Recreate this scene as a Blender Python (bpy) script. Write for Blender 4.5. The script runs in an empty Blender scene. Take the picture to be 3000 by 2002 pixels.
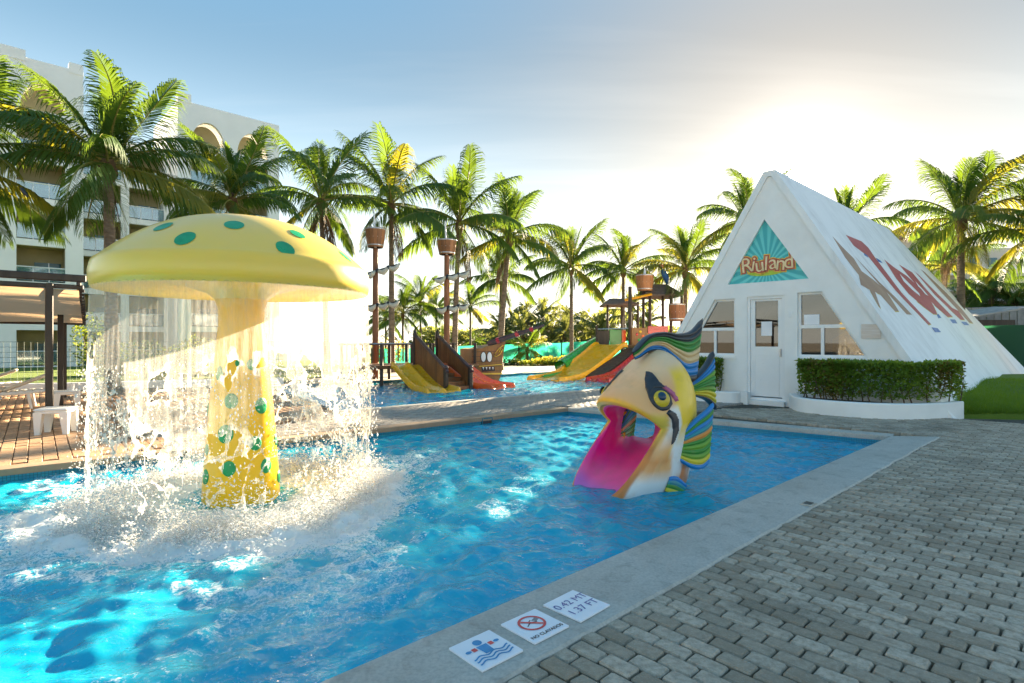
import bpy, bmesh, math, random
import numpy as np
from mathutils import Vector, Matrix, kdtree
from mathutils.geometry import tessellate_polygon
from mathutils.bvhtree import BVHTree
random.seed(7); rng = np.random.default_rng(7)
S = bpy.context.scene; COL = S.collection
R = math.radians

# ------------------------------------------------------------------ camera
F, H, CX, CY = 1650.0, 1.35, 1500.0, 1001.0           # focal length in photo pixels, eye height
cd = bpy.data.cameras.new('camera'); cam = bpy.data.objects.new('camera', cd); COL.objects.link(cam)
cam.location = (0, 0, H); cam.rotation_euler = (R(90), 0, 0)
cd.sensor_width = 36; cd.lens = 36*F/3000; cd.clip_start = .05; cd.clip_end = 3000
S.camera = cam
# ------------------------------------------------------------------ sky and sun
SUN = Vector((.452, .892, math.tan(R(15.0)))).normalized()
SUN_EL = math.asin(SUN.z); SUN_AZ = math.atan2(SUN.x, SUN.y)
w = bpy.data.worlds.new('World'); S.world = w; w.use_nodes = True
nt = w.node_tree; N = nt.nodes; L = nt.links; N.clear()
def wn(t, **k):
    n = N.new(t)
    for a, b in k.items(): setattr(n, a, b)
    return n
def wm(op, a, b=None, c=None):
    n = wn('ShaderNodeMath', operation=op)
    for i, v in enumerate((a, b, c)):
        if v is None: continue
        if isinstance(v, (int, float)): n.inputs[i].default_value = v
        else: L.new(v, n.inputs[i])
    return n.outputs[0]
sky = wn('ShaderNodeTexSky', sky_type='NISHITA', sun_disc=False, sun_elevation=SUN_EL, sun_rotation=SUN_AZ,
         altitude=0, air_density=1.0, dust_density=.6, ozone_density=1.2)
geo = wn('ShaderNodeTexCoord')
nrm = wn('ShaderNodeVectorMath', operation='NORMALIZE'); L.new(geo.outputs['Generated'], nrm.inputs[0])
dot = wn('ShaderNodeVectorMath', operation='DOT_PRODUCT'); L.new(nrm.outputs[0], dot.inputs[0]); dot.inputs[1].default_value = SUN
dd = wm('MAXIMUM', dot.outputs['Value'], 0.0)
# thin high cirrus streaks: noise on a flat cloud layer above the viewer
sep = wn('ShaderNodeSeparateXYZ'); L.new(nrm.outputs[0], sep.inputs[0])
zc = wm('ADD', wm('MAXIMUM', sep.outputs[2], 0.0), .12)
px_ = wm('DIVIDE', sep.outputs[0], zc); py_ = wm('DIVIDE', sep.outputs[1], zc)
comb = wn('ShaderNodeCombineXYZ'); L.new(px_, comb.inputs[0]); L.new(py_, comb.inputs[1])
mp = wn('ShaderNodeMapping'); mp.inputs['Rotation'].default_value = (0, 0, R(28)); mp.inputs['Scale'].default_value = (.22, 1.5, 1)
L.new(comb.outputs[0], mp.inputs[0])
nz = wn('ShaderNodeTexNoise'); nz.inputs['Scale'].default_value = 1.1; nz.inputs['Detail'].default_value = 6; nz.inputs['Roughness'].default_value = .55
L.new(mp.outputs[0], nz.inputs['Vector'])
cl = wn('ShaderNodeMapRange'); cl.inputs[1].default_value = .55; cl.inputs[2].default_value = .78; cl.inputs[3].default_value = 0; cl.inputs[4].default_value = .22
L.new(nz.outputs[0], cl.inputs[0])
bw = wn('ShaderNodeRGBToBW'); L.new(sky.outputs[0], bw.inputs[0])
cc = wn('ShaderNodeCombineColor')
for i, k in enumerate((1.9, 1.8, 1.7)): L.new(wm('MULTIPLY', bw.outputs[0], k), cc.inputs[i])
mixc = wn('ShaderNodeMix', data_type='RGBA'); L.new(cl.outputs[0], mixc.inputs['Factor'])
L.new(sky.outputs[0], mixc.inputs['A']); L.new(cc.outputs[0], mixc.inputs['B'])
SKY_STR = .12
# the whole sky's range is compressed evenly, as in the photograph's exposure-blended sky
bw2 = wn('ShaderNodeRGBToBW'); L.new(mixc.outputs['Result'], bw2.inputs[0])
hsv = wn('ShaderNodeHueSaturation'); hsv.inputs['Saturation'].default_value = 1.06; hsv.inputs['Hue'].default_value = .488; L.new(mixc.outputs['Result'], hsv.inputs['Color'])
# clear sky over a hazy coast: pale and bright all round the horizon, deeper blue overhead
zz = wm('MAXIMUM', sep.outputs[2], 0.0)
def wr(v, a, b, c, d):
    n = wn('ShaderNodeMapRange', interpolation_type='SMOOTHSTEP'); L.new(v, n.inputs[0])
    for i, k in enumerate((a, b, c, d)): n.inputs[i+1].default_value = k
    return n.outputs[0]
L.new(wr(zz, 0.0, .6, .32, 1.22), hsv.inputs['Saturation'])
tn = wn('ShaderNodeMix', data_type='RGBA', blend_type='MULTIPLY'); tn.inputs['Factor'].default_value = 1; L.new(hsv.outputs[0], tn.inputs['A']); tn.inputs['B'].default_value = (.98, 1.0, .965, 1)
bg = wn('ShaderNodeBackground'); L.new(tn.outputs['Result'], bg.inputs[0])
L.new(wm('MULTIPLY', wm('MULTIPLY_ADD', cl.outputs[0], 1.1, 1.0), wm('MULTIPLY', wr(zz, .0, .46, 1.6, .50), wm('MULTIPLY', wm('POWER', wm('MULTIPLY', bw2.outputs[0], SKY_STR), -.94), SKY_STR*.0465))), bg.inputs[1])
# the sun's aureole in the hazy air, centred on the sun itself
g = wm('ADD', wm('MULTIPLY', wm('POWER', dd, 2000.0), .7), wm('ADD', wm('MULTIPLY', wm('POWER', dd, 240.0), .032), wm('MULTIPLY', wm('POWER', dd, 24.0), .009)))
bg2 = wn('ShaderNodeBackground'); bg2.inputs[0].default_value = (1, .96, .88, 1); L.new(g, bg2.inputs[1])
add = wn('ShaderNodeAddShader'); L.new(bg.outputs[0], add.inputs[0]); L.new(bg2.outputs[0], add.inputs[1])
wo = wn('ShaderNodeOutputWorld'); L.new(add.outputs[0], wo.inputs[0])
sd = bpy.data.lights.new('sun', 'SUN'); sd.energy = 2.0; sd.angle = R(.53); sd.color = (1, .81, .55)
so = bpy.data.objects.new('sun', sd); COL.objects.link(so); so.rotation_euler = SUN.to_track_quat('Z', 'Y').to_euler(); so.location = (20, 40, 30)
# ------------------------------------------------------------------ exposure
vs = S.view_settings; vs.view_transform = 'Standard'; vs.look = 'None'; vs.exposure = 4.5; vs.gamma = 1; vs.use_curve_mapping = False
S.render.engine = 'CYCLES'; cy = S.cycles
cy.use_denoising = True; cy.max_bounces = 10; cy.transparent_max_bounces = 24; cy.diffuse_bounces = 4; cy.glossy_bounces = 4; cy.transmission_bounces = 8
cy.caustics_reflective = False; cy.caustics_refractive = True; cy.sample_clamp_indirect = 6; cy.blur_glossy = .5

# ------------------------------------------------------------------ helpers
def G(px, py, z=0.0):                                   # photo point lying on a horizontal plane at height z
    Y = F*(H-z)/(py-CY); return Vector(((px-CX)*Y/F, Y, z))
def AT(px, py, Y): return Vector(((px-CX)*Y/F, Y, H-(py-CY)*Y/F))
ORG = {}
def tag(o, label=None, cat=None, group=None, kind=None):
    if label: o['label'] = label
    if cat: o['category'] = cat
    if group: o['group'] = group
    if kind: o['kind'] = kind
    return o
def thing(name, label, cat, loc, group=None):
    o = bpy.data.objects.new(name, None); COL.objects.link(o); o.location = loc; o.empty_display_size = .2
    ORG[o] = Vector(loc); return tag(o, label, cat, group)
def link(name, me, parent=None, loc=None, rot=None, scale=None):
    o = bpy.data.objects.new(name, me); COL.objects.link(o)
    if parent: o.parent = parent
    if loc is not None: o.location = loc
    if rot is not None: o.rotation_euler = rot
    if scale is not None: o.scale = (scale,)*3 if isinstance(scale, (int, float)) else scale
    return o
class MB:
    def __init__(s): s.v = []; s.f = []; s.m = []; s.mi = 0
    def add(s, vs, fs):
        b = len(s.v); s.v += [tuple(p) for p in vs]
        for f in fs: s.f.append(tuple(i+b for i in f)); s.m.append(s.mi)
        return s
    def box(s, c, size, rz=0.0, M=None):
        x, y, z = (k/2 for k in size); T = Matrix.Rotation(rz, 3, 'Z') if M is None else M; c = Vector(c)
        P = [c+T@Vector((a*x, b*y, d*z)) for d in (-1, 1) for a, b in ((-1, -1), (1, -1), (1, 1), (-1, 1))]
        return s.add(P, [(3, 2, 1, 0), (4, 5, 6, 7), (0, 1, 5, 4), (1, 2, 6, 5), (2, 3, 7, 6), (3, 0, 4, 7)])
    def cbox(s, c, size, b=.01, rz=0.0, M=None):        # chamfered box
        x, y, z = (k/2 for k in size); T = Matrix.Rotation(rz, 3, 'Z') if M is None else M; c = Vector(c)
        def ring(hx, hy, zz, k): return [Vector(p) for p in ((-hx+k, -hy, zz), (hx-k, -hy, zz), (hx, -hy+k, zz), (hx, hy-k, zz), (hx-k, hy, zz), (-hx+k, hy, zz), (-hx, hy-k, zz), (-hx, -hy+k, zz))]
        P = ring(x-b, y-b, -z, b)+ring(x, y, -z+b, b)+ring(x, y, z-b, b)+ring(x-b, y-b, z, b)
        fs = [tuple(range(7, -1, -1)), tuple(range(24, 32))]
        for k in range(3):
            for i in range(8): j = (i+1) % 8; fs.append((k*8+i, k*8+j, k*8+8+j, k*8+8+i))
        return s.add([c+T@p for p in P], fs)
    def prism(s, poly, z0, z1):                         # vertical prism on an xy polygon
        n = len(poly); P = [(p[0], p[1], z0) for p in poly]+[(p[0], p[1], z1) for p in poly]
        s.add(P, [(i, (i+1) % n, n+(i+1) % n, n+i) for i in range(n)])
        tris = tessellate_polygon([[Vector((p[0], p[1], 0)) for p in poly]])
        b = len(s.v)-2*n
        for t in tris: s.f.append(tuple(b+n+i for i in t)); s.m.append(s.mi); s.f.append(tuple(b+i for i in reversed(t))); s.m.append(s.mi)
        return s
    def slab(s, loops, fn, th):                         # polygon with holes in (a,b); fn(a,b,d) -> 3D, d = depth
        flat = [p for l in loops for p in l]; n = len(flat)
        tris = tessellate_polygon([[Vector((p[0], p[1], 0)) for p in l] for l in loops])
        P = [fn(p[0], p[1], 0) for p in flat]+[fn(p[0], p[1], th) for p in flat]
        fs = [tuple(t) for t in tris]+[tuple(n+i for i in reversed(t)) for t in tris]
        k = 0
        for l in loops:
            m = len(l)
            for i in range(m): fs.append((k+i, k+(i+1) % m, n+k+(i+1) % m, n+k+i))
            k += m
        return s.add(P, fs)
    def tube(s, path, rad, n=10, cap=True):
        path = [Vector(p) for p in path]; k = len(path)
        if isinstance(rad, (int, float)): rad = [rad]*k
        P = []; up = Vector((0, 0, 1))
        for i, p in enumerate(path):
            t = (path[min(i+1, k-1)]-path[max(i-1, 0)]).normalized()
            a = t.cross(up)
            if a.length < 1e-3: a = t.cross(Vector((0, 1, 0)))
            a.normalize(); b = a.cross(t)
            P += [p+(a*math.cos(2*math.pi*j/n)+b*math.sin(2*math.pi*j/n))*rad[i] for j in range(n)]
        fs = [(i*n+j, i*n+(j+1) % n, (i+1)*n+(j+1) % n, (i+1)*n+j) for i in range(k-1) for j in range(n)]
        if cap: fs += [tuple(range(n-1, -1, -1)), tuple((k-1)*n+j for j in range(n))]
        return s.add(P, fs)
    def lathe(s, prof, n, c=(0, 0, 0), cap=False):
        k = len(prof); P = [(c[0]+r*math.cos(2*math.pi*j/n), c[1]+r*math.sin(2*math.pi*j/n), c[2]+z) for r, z in prof for j in range(n)]
        fs = [(i*n+j, i*n+(j+1) % n, (i+1)*n+(j+1) % n, (i+1)*n+j) for i in range(k-1) for j in range(n)]
        if cap: fs += [tuple(range(n-1, -1, -1)), tuple((k-1)*n+j for j in range(n))]
        return s.add(P, fs)
    def grid(s, rows, close=False):
        n = len(rows[0]); k = len(rows); P = [p for r in rows for p in r]
        m = n if close else n-1
        return s.add(P, [(i*n+j, i*n+(j+1) % n, (i+1)*n+(j+1) % n, (i+1)*n+j) for i in range(k-1) for j in range(m)])
    def ball(s, c, r, n=10, sz=(1, 1, 1)):
        c = Vector(c); rows = [[(c.x+r*sz[0]*math.sin(math.pi*i/n)*math.cos(2*math.pi*j/(2*n)), c.y+r*sz[1]*math.sin(math.pi*i/n)*math.sin(2*math.pi*j/(2*n)), c.z-r*sz[2]*math.cos(math.pi*i/n)) for j in range(2*n)] for i in range(n+1)]
        return s.grid(rows, True)
    def mesh(s, name, mats, org=(0, 0, 0), smooth=False, fix=True):
        me = bpy.data.meshes.new(name); o = Vector(org)
        me.from_pydata([(p[0]-o.x, p[1]-o.y, p[2]-o.z) for p in s.v], [], s.f)
        mats = mats if isinstance(mats, (list, tuple)) else [mats]
        for m in mats: me.materials.append(m)
        if len(mats) > 1: me.polygons.foreach_set('material_index', s.m)
        if fix:
            bm = bmesh.new(); bm.from_mesh(me); bmesh.ops.recalc_face_normals(bm, faces=bm.faces); bm.to_mesh(me); bm.free()
        if smooth:
            me.polygons.foreach_set('use_smooth', [True]*len(me.polygons))
            if smooth != 'all': me.set_sharp_from_angle(angle=R(smooth if smooth is not True else 40))
        me.update(); return me
    def build(s, name, mats, parent=None, loc=(0, 0, 0), smooth=False, fix=True):
        org = ORG[parent] if parent else Vector(loc)
        o = link(name, s.mesh(name, mats, org, smooth, fix), parent, None if parent else org)
        ORG[o] = org; return o
def vcol(me, cols, name='paint'):                       # per-vertex paint colour
    a = me.color_attributes.new(name, 'FLOAT_COLOR', 'POINT')
    c = np.ones((len(me.vertices), 4), np.float32); c[:, :cols.shape[1]] = cols; a.data.foreach_set('color', c.ravel())
def vval(me, vals, name):
    a = me.attributes.new(name, 'FLOAT', 'POINT'); a.data.foreach_set('value', np.asarray(vals, np.float32))

# ------------------------------------------------------------------ materials
class NB:
    def __init__(s, name):
        s.mat = bpy.data.materials.new(name); s.mat.use_nodes = True; s.t = s.mat.node_tree; s.t.nodes.clear()
        s.out = s.n('ShaderNodeOutputMaterial'); s.tc = None
    def n(s, t, **k):
        x = s.t.nodes.new(t)
        for a, b in k.items(): setattr(x, a, b)
        return x
    def set(s, sock, v):
        if hasattr(v, 'is_output'): s.t.links.new(v, sock)
        else: sock.default_value = v
    def obj(s):
        if not s.tc: s.tc = s.n('ShaderNodeTexCoord')
        return s.tc.outputs['Object']
    def world(s): return s.n('ShaderNodeNewGeometry').outputs['Position']
    def noise(s, scale, detail=4, rough=.55, vec=None, dist=0, st=None):
        x = s.n('ShaderNodeTexNoise'); x.inputs['Scale'].default_value = scale; x.inputs['Detail'].default_value = detail
        x.inputs['Roughness'].default_value = rough; x.inputs['Distortion'].default_value = dist
        v = vec if vec is not None else s.obj()
        if st:
            m = s.n('ShaderNodeMapping'); m.inputs['Scale'].default_value = st; s.set(m.inputs[0], v); v = m.outputs[0]
        s.set(x.inputs['Vector'], v); return x.outputs[0]
    def voro(s, scale, vec=None, feat='F1', rnd=1.0):
        x = s.n('ShaderNodeTexVoronoi', feature=feat); x.inputs['Scale'].default_value = scale; x.inputs['Randomness'].default_value = rnd
        s.set(x.inputs['Vector'], vec if vec is not None else s.obj()); return x
    def rng(s, v, a, b, c=0., d=1.):
        x = s.n('ShaderNodeMapRange'); s.set(x.inputs[0], v)
        for i, k in enumerate((a, b, c, d)): x.inputs[i+1].default_value = k
        return x.outputs[0]
    def m(s, op, a, b=0., c=0.):
        x = s.n('ShaderNodeMath', operation=op)
        for i, v in enumerate((a, b, c)): s.set(x.inputs[i], v)
        return x.outputs[0]
    def mix(s, f, a, b, mode='MIX'):
        x = s.n('ShaderNodeMix', data_type='RGBA', blend_type=mode); s.set(x.inputs['Factor'], f)
        for k, v in (('A', a), ('B', b)):
            s.set(x.inputs[k], (*v, 1) if isinstance(v, tuple) and len(v) == 3 else v)
        return x.outputs['Result']
    def attr(s, name, out='Color'):
        x = s.n('ShaderNodeAttribute'); x.attribute_name = name; return x.outputs[out]
    def bump(s, h, dist=.01, st=.5, norm=None):
        x = s.n('ShaderNodeBump'); x.inputs['Distance'].default_value = dist; x.inputs['Strength'].default_value = st; s.set(x.inputs['Height'], h)
        if norm is not None: s.set(x.inputs['Normal'], norm)
        return x.outputs[0]
    def bsdf(s, col, rough=.6, bump=None, spec=.5, **k):
        x = s.n('ShaderNodeBsdfPrincipled'); s.set(x.inputs['Base Color'], (*col, 1) if isinstance(col, tuple) and len(col) == 3 else col)
        s.set(x.inputs['Roughness'], rough); x.inputs['Specular IOR Level'].default_value = spec
        if bump is not None: s.set(x.inputs['Normal'], bump)
        for a, b in k.items(): s.set(x.inputs[a.replace('_', ' ')], b)
        return x.outputs[0]
    def ms(s, f, a, b):
        x = s.n('ShaderNodeMixShader'); s.set(x.inputs[0], f); s.t.links.new(a, x.inputs[1]); s.t.links.new(b, x.inputs[2]); return x.outputs[0]
    def adds(s, a, b):
        x = s.n('ShaderNodeAddShader'); s.t.links.new(a, x.inputs[0]); s.t.links.new(b, x.inputs[1]); return x.outputs[0]
    def done(s, sh): s.t.links.new(sh, s.out.inputs[0]); return s.mat
def pm(name, c, c2=None, scale=6, rough=.55, bump=.15, bs=60, bd=.004, spec=.5, st=None, rv=.12, **k):
    b = NB(name); c2 = c2 or tuple(x*.72 for x in c)
    n = b.noise(scale, 6, .6, st=st); col = b.mix(b.rng(n, .35, .7), c, c2)
    n2 = b.noise(bs, 4, .6, st=st)
    return b.done(b.bsdf(col, b.rng(n, .3, .7, rough-rv, rough+rv), b.bump(n2, bd, bump) if bump else None, spec, **k))
def leafmat(name, c1, c2, trans, tf=.45, rough=.6):    # leaves let the sun through
    b = NB(name); oi = b.n('ShaderNodeObjectInfo')
    n = b.noise(3.2, 3); f = b.m('MULTIPLY_ADD', oi.outputs['Random'], .5, b.rng(n, .35, .65, 0, .5))
    col = b.mix(f, c1, c2); p = b.bsdf(col, rough, None, .4)
    tr = b.n('ShaderNodeBsdfTranslucent'); b.set(tr.inputs[0], b.mix(f, trans, tuple(x*.75 for x in trans)))
    return b.done(b.ms(tf, p, tr.outputs[0]))
M = {}
M['white'] = pm('white_plaster', (.88, .87, .84), (.80, .79, .76), 1.6, .75, .25, 45, .004)
def _ww():
    b = NB('weathered_white_roof'); n = b.noise(.9, 6, .62, st=(1, 1, .25)); n2 = b.noise(4, 5, .6, st=(1, 1, .12)); n3 = b.noise(60, 4)
    f = b.m('MULTIPLY', b.rng(n, .42, .7), b.rng(n2, .35, .65))
    return b.done(b.bsdf(b.mix(f, (.88, .87, .85), (.64, .63, .61)), .7, b.bump(n3, .004, .25)))
M['roofwhite'] = _ww()
M['pvc'] = pm('white_pvc', (.82, .82, .81), (.78, .78, .77), 3, .35, .02, 30)
M['dark_wood'] = pm('dark_brown_timber', (.045, .028, .018), (.02, .012, .008), 8, .55, .3, 40, st=(1, 1, .15))
def wood(name, a, b_, sc=7):
    b = NB(name); oi = b.n('ShaderNodeObjectInfo'); n = b.noise(sc, 6, .65, st=(6, 6, .35), dist=.6); n2 = b.noise(2.2, 3)
    col = b.mix(b.rng(n, .3, .72), a, b_); col = b.mix(b.rng(n2, .4, .7, 0, .35), col, tuple(k*.35 for k in b_))
    hs = b.n('ShaderNodeHueSaturation'); b.set(hs.inputs['Color'], col); b.set(hs.inputs['Value'], b.rng(oi.outputs['Random'], 0, 1, .7, 1.25))
    return b.done(b.bsdf(hs.outputs[0], .5, b.bump(n, .004, .3)))
M['plank'] = wood('varnished_plank', (.30, .12, .035), (.14, .05, .014))
M['mast'] = wood('red_brown_mast', (.36, .13, .045), (.2, .065, .02))
M['barrel'] = wood('barrel_stave', (.42, .17, .055), (.24, .085, .026))
M['hull'] = wood('ship_hull_wood', (.40, .19, .06), (.26, .11, .03))
M['rail'] = pm('painted_rail', (.09, .045, .045), (.05, .025, .02), 6, .45)
M['metal'] = pm('steel_hoop', (.55, .55, .55), (.4, .4, .4), 10, .35, .05, Metallic=.8)
M['black'] = pm('black_paint', (.02, .02, .022), (.035, .035, .04), 8, .4, .05)
M['soil'] = pm('dark_soil', (.05, .035, .022), (.025, .016, .01), 9, .9, .8, 35, .03)
def slide(n, c): return pm(n, c, tuple(x*.82 for x in c), 2.5, .28, .05, 25, rv=.08, Coat_Weight=.4, Coat_Roughness=.15)
M['syellow'] = slide('yellow_fibreglass', (.94, .44, .003)); M['sorange'] = slide('orange_fibreglass', (.86, .13, .022)); M['sgreen'] = slide('green_fibreglass', (.02, .33, .05)); M['sred'] = slide('red_fibreglass', (.52, .02, .02))
M['frond'] = leafmat('palm_leaf', (.05, .125, .02), (.025, .075, .016), (.19, .29, .018), .38)
M['frond_y'] = leafmat('yellowing_palm_leaf', (.14, .17, .03), (.08, .12, .025), (.50, .45, .03), .45)
M['rachis'] = pm('frond_stalk', (.26, .26, .06), (.18, .16, .04), 8, .5)
M['dead'] = pm('dry_palm_fibre', (.17, .105, .05), (.09, .05, .025), 9, .85, .5)
def trunkm():
    b = NB('palm_trunk'); n = b.noise(5, 5, .6, st=(1, 1, 3)); wv = b.n('ShaderNodeTexWave', wave_type='BANDS', bands_direction='Z'); wv.inputs['Scale'].default_value = 3.2; wv.inputs['Distortion'].default_value = 2.5
    b.set(wv.inputs['Vector'], b.obj()); col = b.mix(b.rng(n, .3, .7), (.23, .175, .125), (.10, .075, .05))
    return b.done(b.bsdf(col, .85, b.bump(wv.outputs[1], .02, .6)))
M['trunk'] = trunkm()
M['hedge'] = leafmat('hedge_leaf', (.13, .24, .025), (.06, .14, .018), (.45, .5, .04), .4)
M['hedge_b'] = leafmat('hedge_leaf_brown', (.15, .12, .02), (.07, .06, .016), (.40, .28, .03), .35)
M['shrub'] = leafmat('dark_shrub_leaf', (.035, .075, .022), (.018, .045, .014), (.14, .2, .03), .3)
M['croton'] = leafmat('yellow_croton_leaf', (.45, .38, .03), (.18, .22, .03), (.7, .58, .05), .45)
M['grove'] = leafmat('far_palm_leaf', (.075, .12, .035), (.045, .08, .03), (.34, .36, .07), .4)
M['twig'] = pm('hedge_twig', (.16, .11, .07), (.08, .055, .03), 12, .8)
# ================================================================== SETTING
V2 = lambda p: Vector((p[0], p[1]))
C1 = V2(G(2614.5, 1280)); C2 = V2(G(1662, 1196)); I1 = V2(G(969, 2000)); L1 = V2(G(0, 1377))
d1 = (C1-I1).normalized(); d2 = (C2-L1).normalized()
N1 = C1-d1*12.0; N2 = C2-d2*13.5
POOL = [N1, C1, C2, N2]                                  # kiddie pool outline
K1 = V2(G(2752, 1283)); K2 = V2(G(1500, 1986)); dk = (K1-K2).normalized(); K0 = K1-dk*12.5
A1 = Vector((-3.34, 11.0)); A2 = Vector((4.2, 17.55)); A3 = Vector((9.0, 32.0)); A4 = Vector((-7.4, 17.1))
POOL2 = [A1, A2, A3, A4]
WZ = -.12; WZ2 = -.10; BED = -.05
HO = Vector((5.53, 12.3)); HE = Vector((.69, -.725)).normalized(); HR = Vector((-HE.y, HE.x))   # hut: door centre, along face, into depth
def inside(p, poly):
    c = False; n = len(poly)
    for i in range(n):
        a, b = poly[i], poly[(i+1) % n]
        if (a[1] > p[1]) != (b[1] > p[1]) and p[0] < (b[0]-a[0])*(p[1]-a[1])/(b[1]-a[1])+a[0]: c = not c
    return c
def sheet(name, loops, z, mat, **k):
    b = MB(); flat = [p for l in loops for p in l]
    tr = tessellate_polygon([[Vector((p[0], p[1], 0)) for p in l] for l in loops])
    b.add([(p[0], p[1], z) for p in flat], [tuple(t) for t in tr]); return b.build(name, mat, fix=False, **k)
def _ground():
    b = NB('sandy_ground'); p = b.world(); n = b.noise(.35, 6, .6, p); n2 = b.noise(14, 5, .6, p)
    return b.done(b.bsdf(b.mix(b.rng(n, .3, .7), (.20, .17, .125), (.10, .085, .06)), .95, b.bump(n2, .02, .6)))
ground = tag(sheet('ground', [[(-900, -200), (900, -200), (900, 1500), (-900, 1500)], POOL, POOL2], BED, _ground()), kind='structure')
for o in [ground]:
    bm = bmesh.new(); bm.from_mesh(o.data)
    for f in bm.faces:
        if f.normal.z < 0: f.normal_flip()
    bm.to_mesh(o.data); bm.free()
# ---- pool shells
def tilemat(name, a, b_, sc):
    b = NB(name); t = b.n('ShaderNodeTexBrick'); t.offset = 0; t.inputs['Scale'].default_value = sc; t.inputs['Mortar Size'].default_value = .05; t.inputs['Brick Width'].default_value = .5; t.inputs['Row Height'].default_value = .5
    b.set(t.inputs['Vector'], b.attr('uvw', 'Vector')); b.set(t.inputs['Color1'], (*a, 1)); b.set(t.inputs['Color2'], (*b_, 1)); b.set(t.inputs['Mortar'], (*[x*.45 for x in a], 1))
    return b.done(b.bsdf(t.outputs[0], .3, b.bump(t.outputs[1], .002, -.3)))
M['tile'] = tilemat('blue_mosaic_tile', (.02, .30, .42), (.015, .22, .36), 16)
def _floor():
    b = NB('blue_pool_floor'); p = b.world(); n = b.noise(.55, 3, .5, p); v = b.noise(3.5, 2, .5, p, dist=1.5)
    col = b.mix(b.rng(n, .35, .68), (.03, .70, .92), (.06, .76, .92)); col = b.mix(b.rng(v, .45, .7, 0, .15), col, (.0, .58, .88))
    return b.done(b.bsdf(col, .5))
M['pfloor'] = _floor()
def wallstrip(name, a, b_, z0, z1, parent=None):
    a, b_ = Vector(a), Vector(b_); Ln = (b_-a).length
    m = MB(); m.add([(a.x, a.y, z0), (b_.x, b_.y, z0), (b_.x, b_.y, z1), (a.x, a.y, z1)], [(0, 1, 2, 3)])
    o = m.build(name, M['tile'], parent, fix=False); at = o.data.attributes.new('uvw', 'FLOAT_VECTOR', 'POINT')
    at.data.foreach_set('vector', [0, z0, 0, Ln, z0, 0, Ln, z1, 0, 0, z1, 0]); return o
for poly, nm, fl in ((POOL, 'pool_basin', -.54), (POOL2, 'play_pool_basin', -.50)):
    o = tag(sheet(nm, [poly], fl, M['pfloor']), kind='structure'); ORG[o] = Vector((0, 0, 0))
    for i in range(4): wallstrip('tiled_wall', poly[i], poly[(i+1) % 4], fl, -.012, o)
# ---- water
MUSH = G(708, 1458, WZ); MUSH.z = 0; FISH = Vector((1.52, 6.05, WZ))
def waves(X, Y, amp, n=46, lmin=.09, lmax=.65, seed=3):
    r = np.random.default_rng(seed); Z = np.zeros_like(X)
    for i in range(n):
        lam = lmin*(lmax/lmin)**r.random(); k = 2*math.pi/lam; a = r.normal(R(20), R(60)); ph = r.random()*6.28
        kx, ky = k*math.cos(a), k*math.sin(a); wob = .5*np.sin(.9*X+ph)+.5*np.sin(1.3*Y-ph)
        Z += amp*lam**.72*np.sin(kx*X+ky*Y+ph+1.6*wob)
    return Z
def ripples(X, Y):
    rm = np.hypot(X-MUSH.x, Y-MUSH.y); Z = 0
    for lam, a, ph in ((.42, .012, 0), (.27, .008, 1.3), (.61, .011, 2.2)):
        wob = .7*np.sin(2.1*X+ph)+.6*np.sin(2.7*Y+1.3*ph)
        Z = Z+a*np.sin(2*math.pi*rm/lam+ph+wob)*np.exp(-rm/4.2)*(rm > .35)
    return Z
def vnoise(X, Y, sc, seed):                              # cheap fractal value noise for shaping geometry
    r = np.random.default_rng(seed); T = r.random((256, 256)); out = 0; a = .5
    for o in range(4):
        x = X*sc*2**o; y = Y*sc*2**o; xi = np.floor(x).astype(int); yi = np.floor(y).astype(int); fx = x-xi; fy = y-yi
        fx = fx*fx*(3-2*fx); fy = fy*fy*(3-2*fy); g = lambda i, j: T[(xi+i) % 256, (yi+j) % 256]
        out = out+a*((g(0, 0)*(1-fx)+g(1, 0)*fx)*(1-fy)+(g(0, 1)*(1-fx)+g(1, 1)*fx)*fy); a *= .5
    return out/.9375
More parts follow.
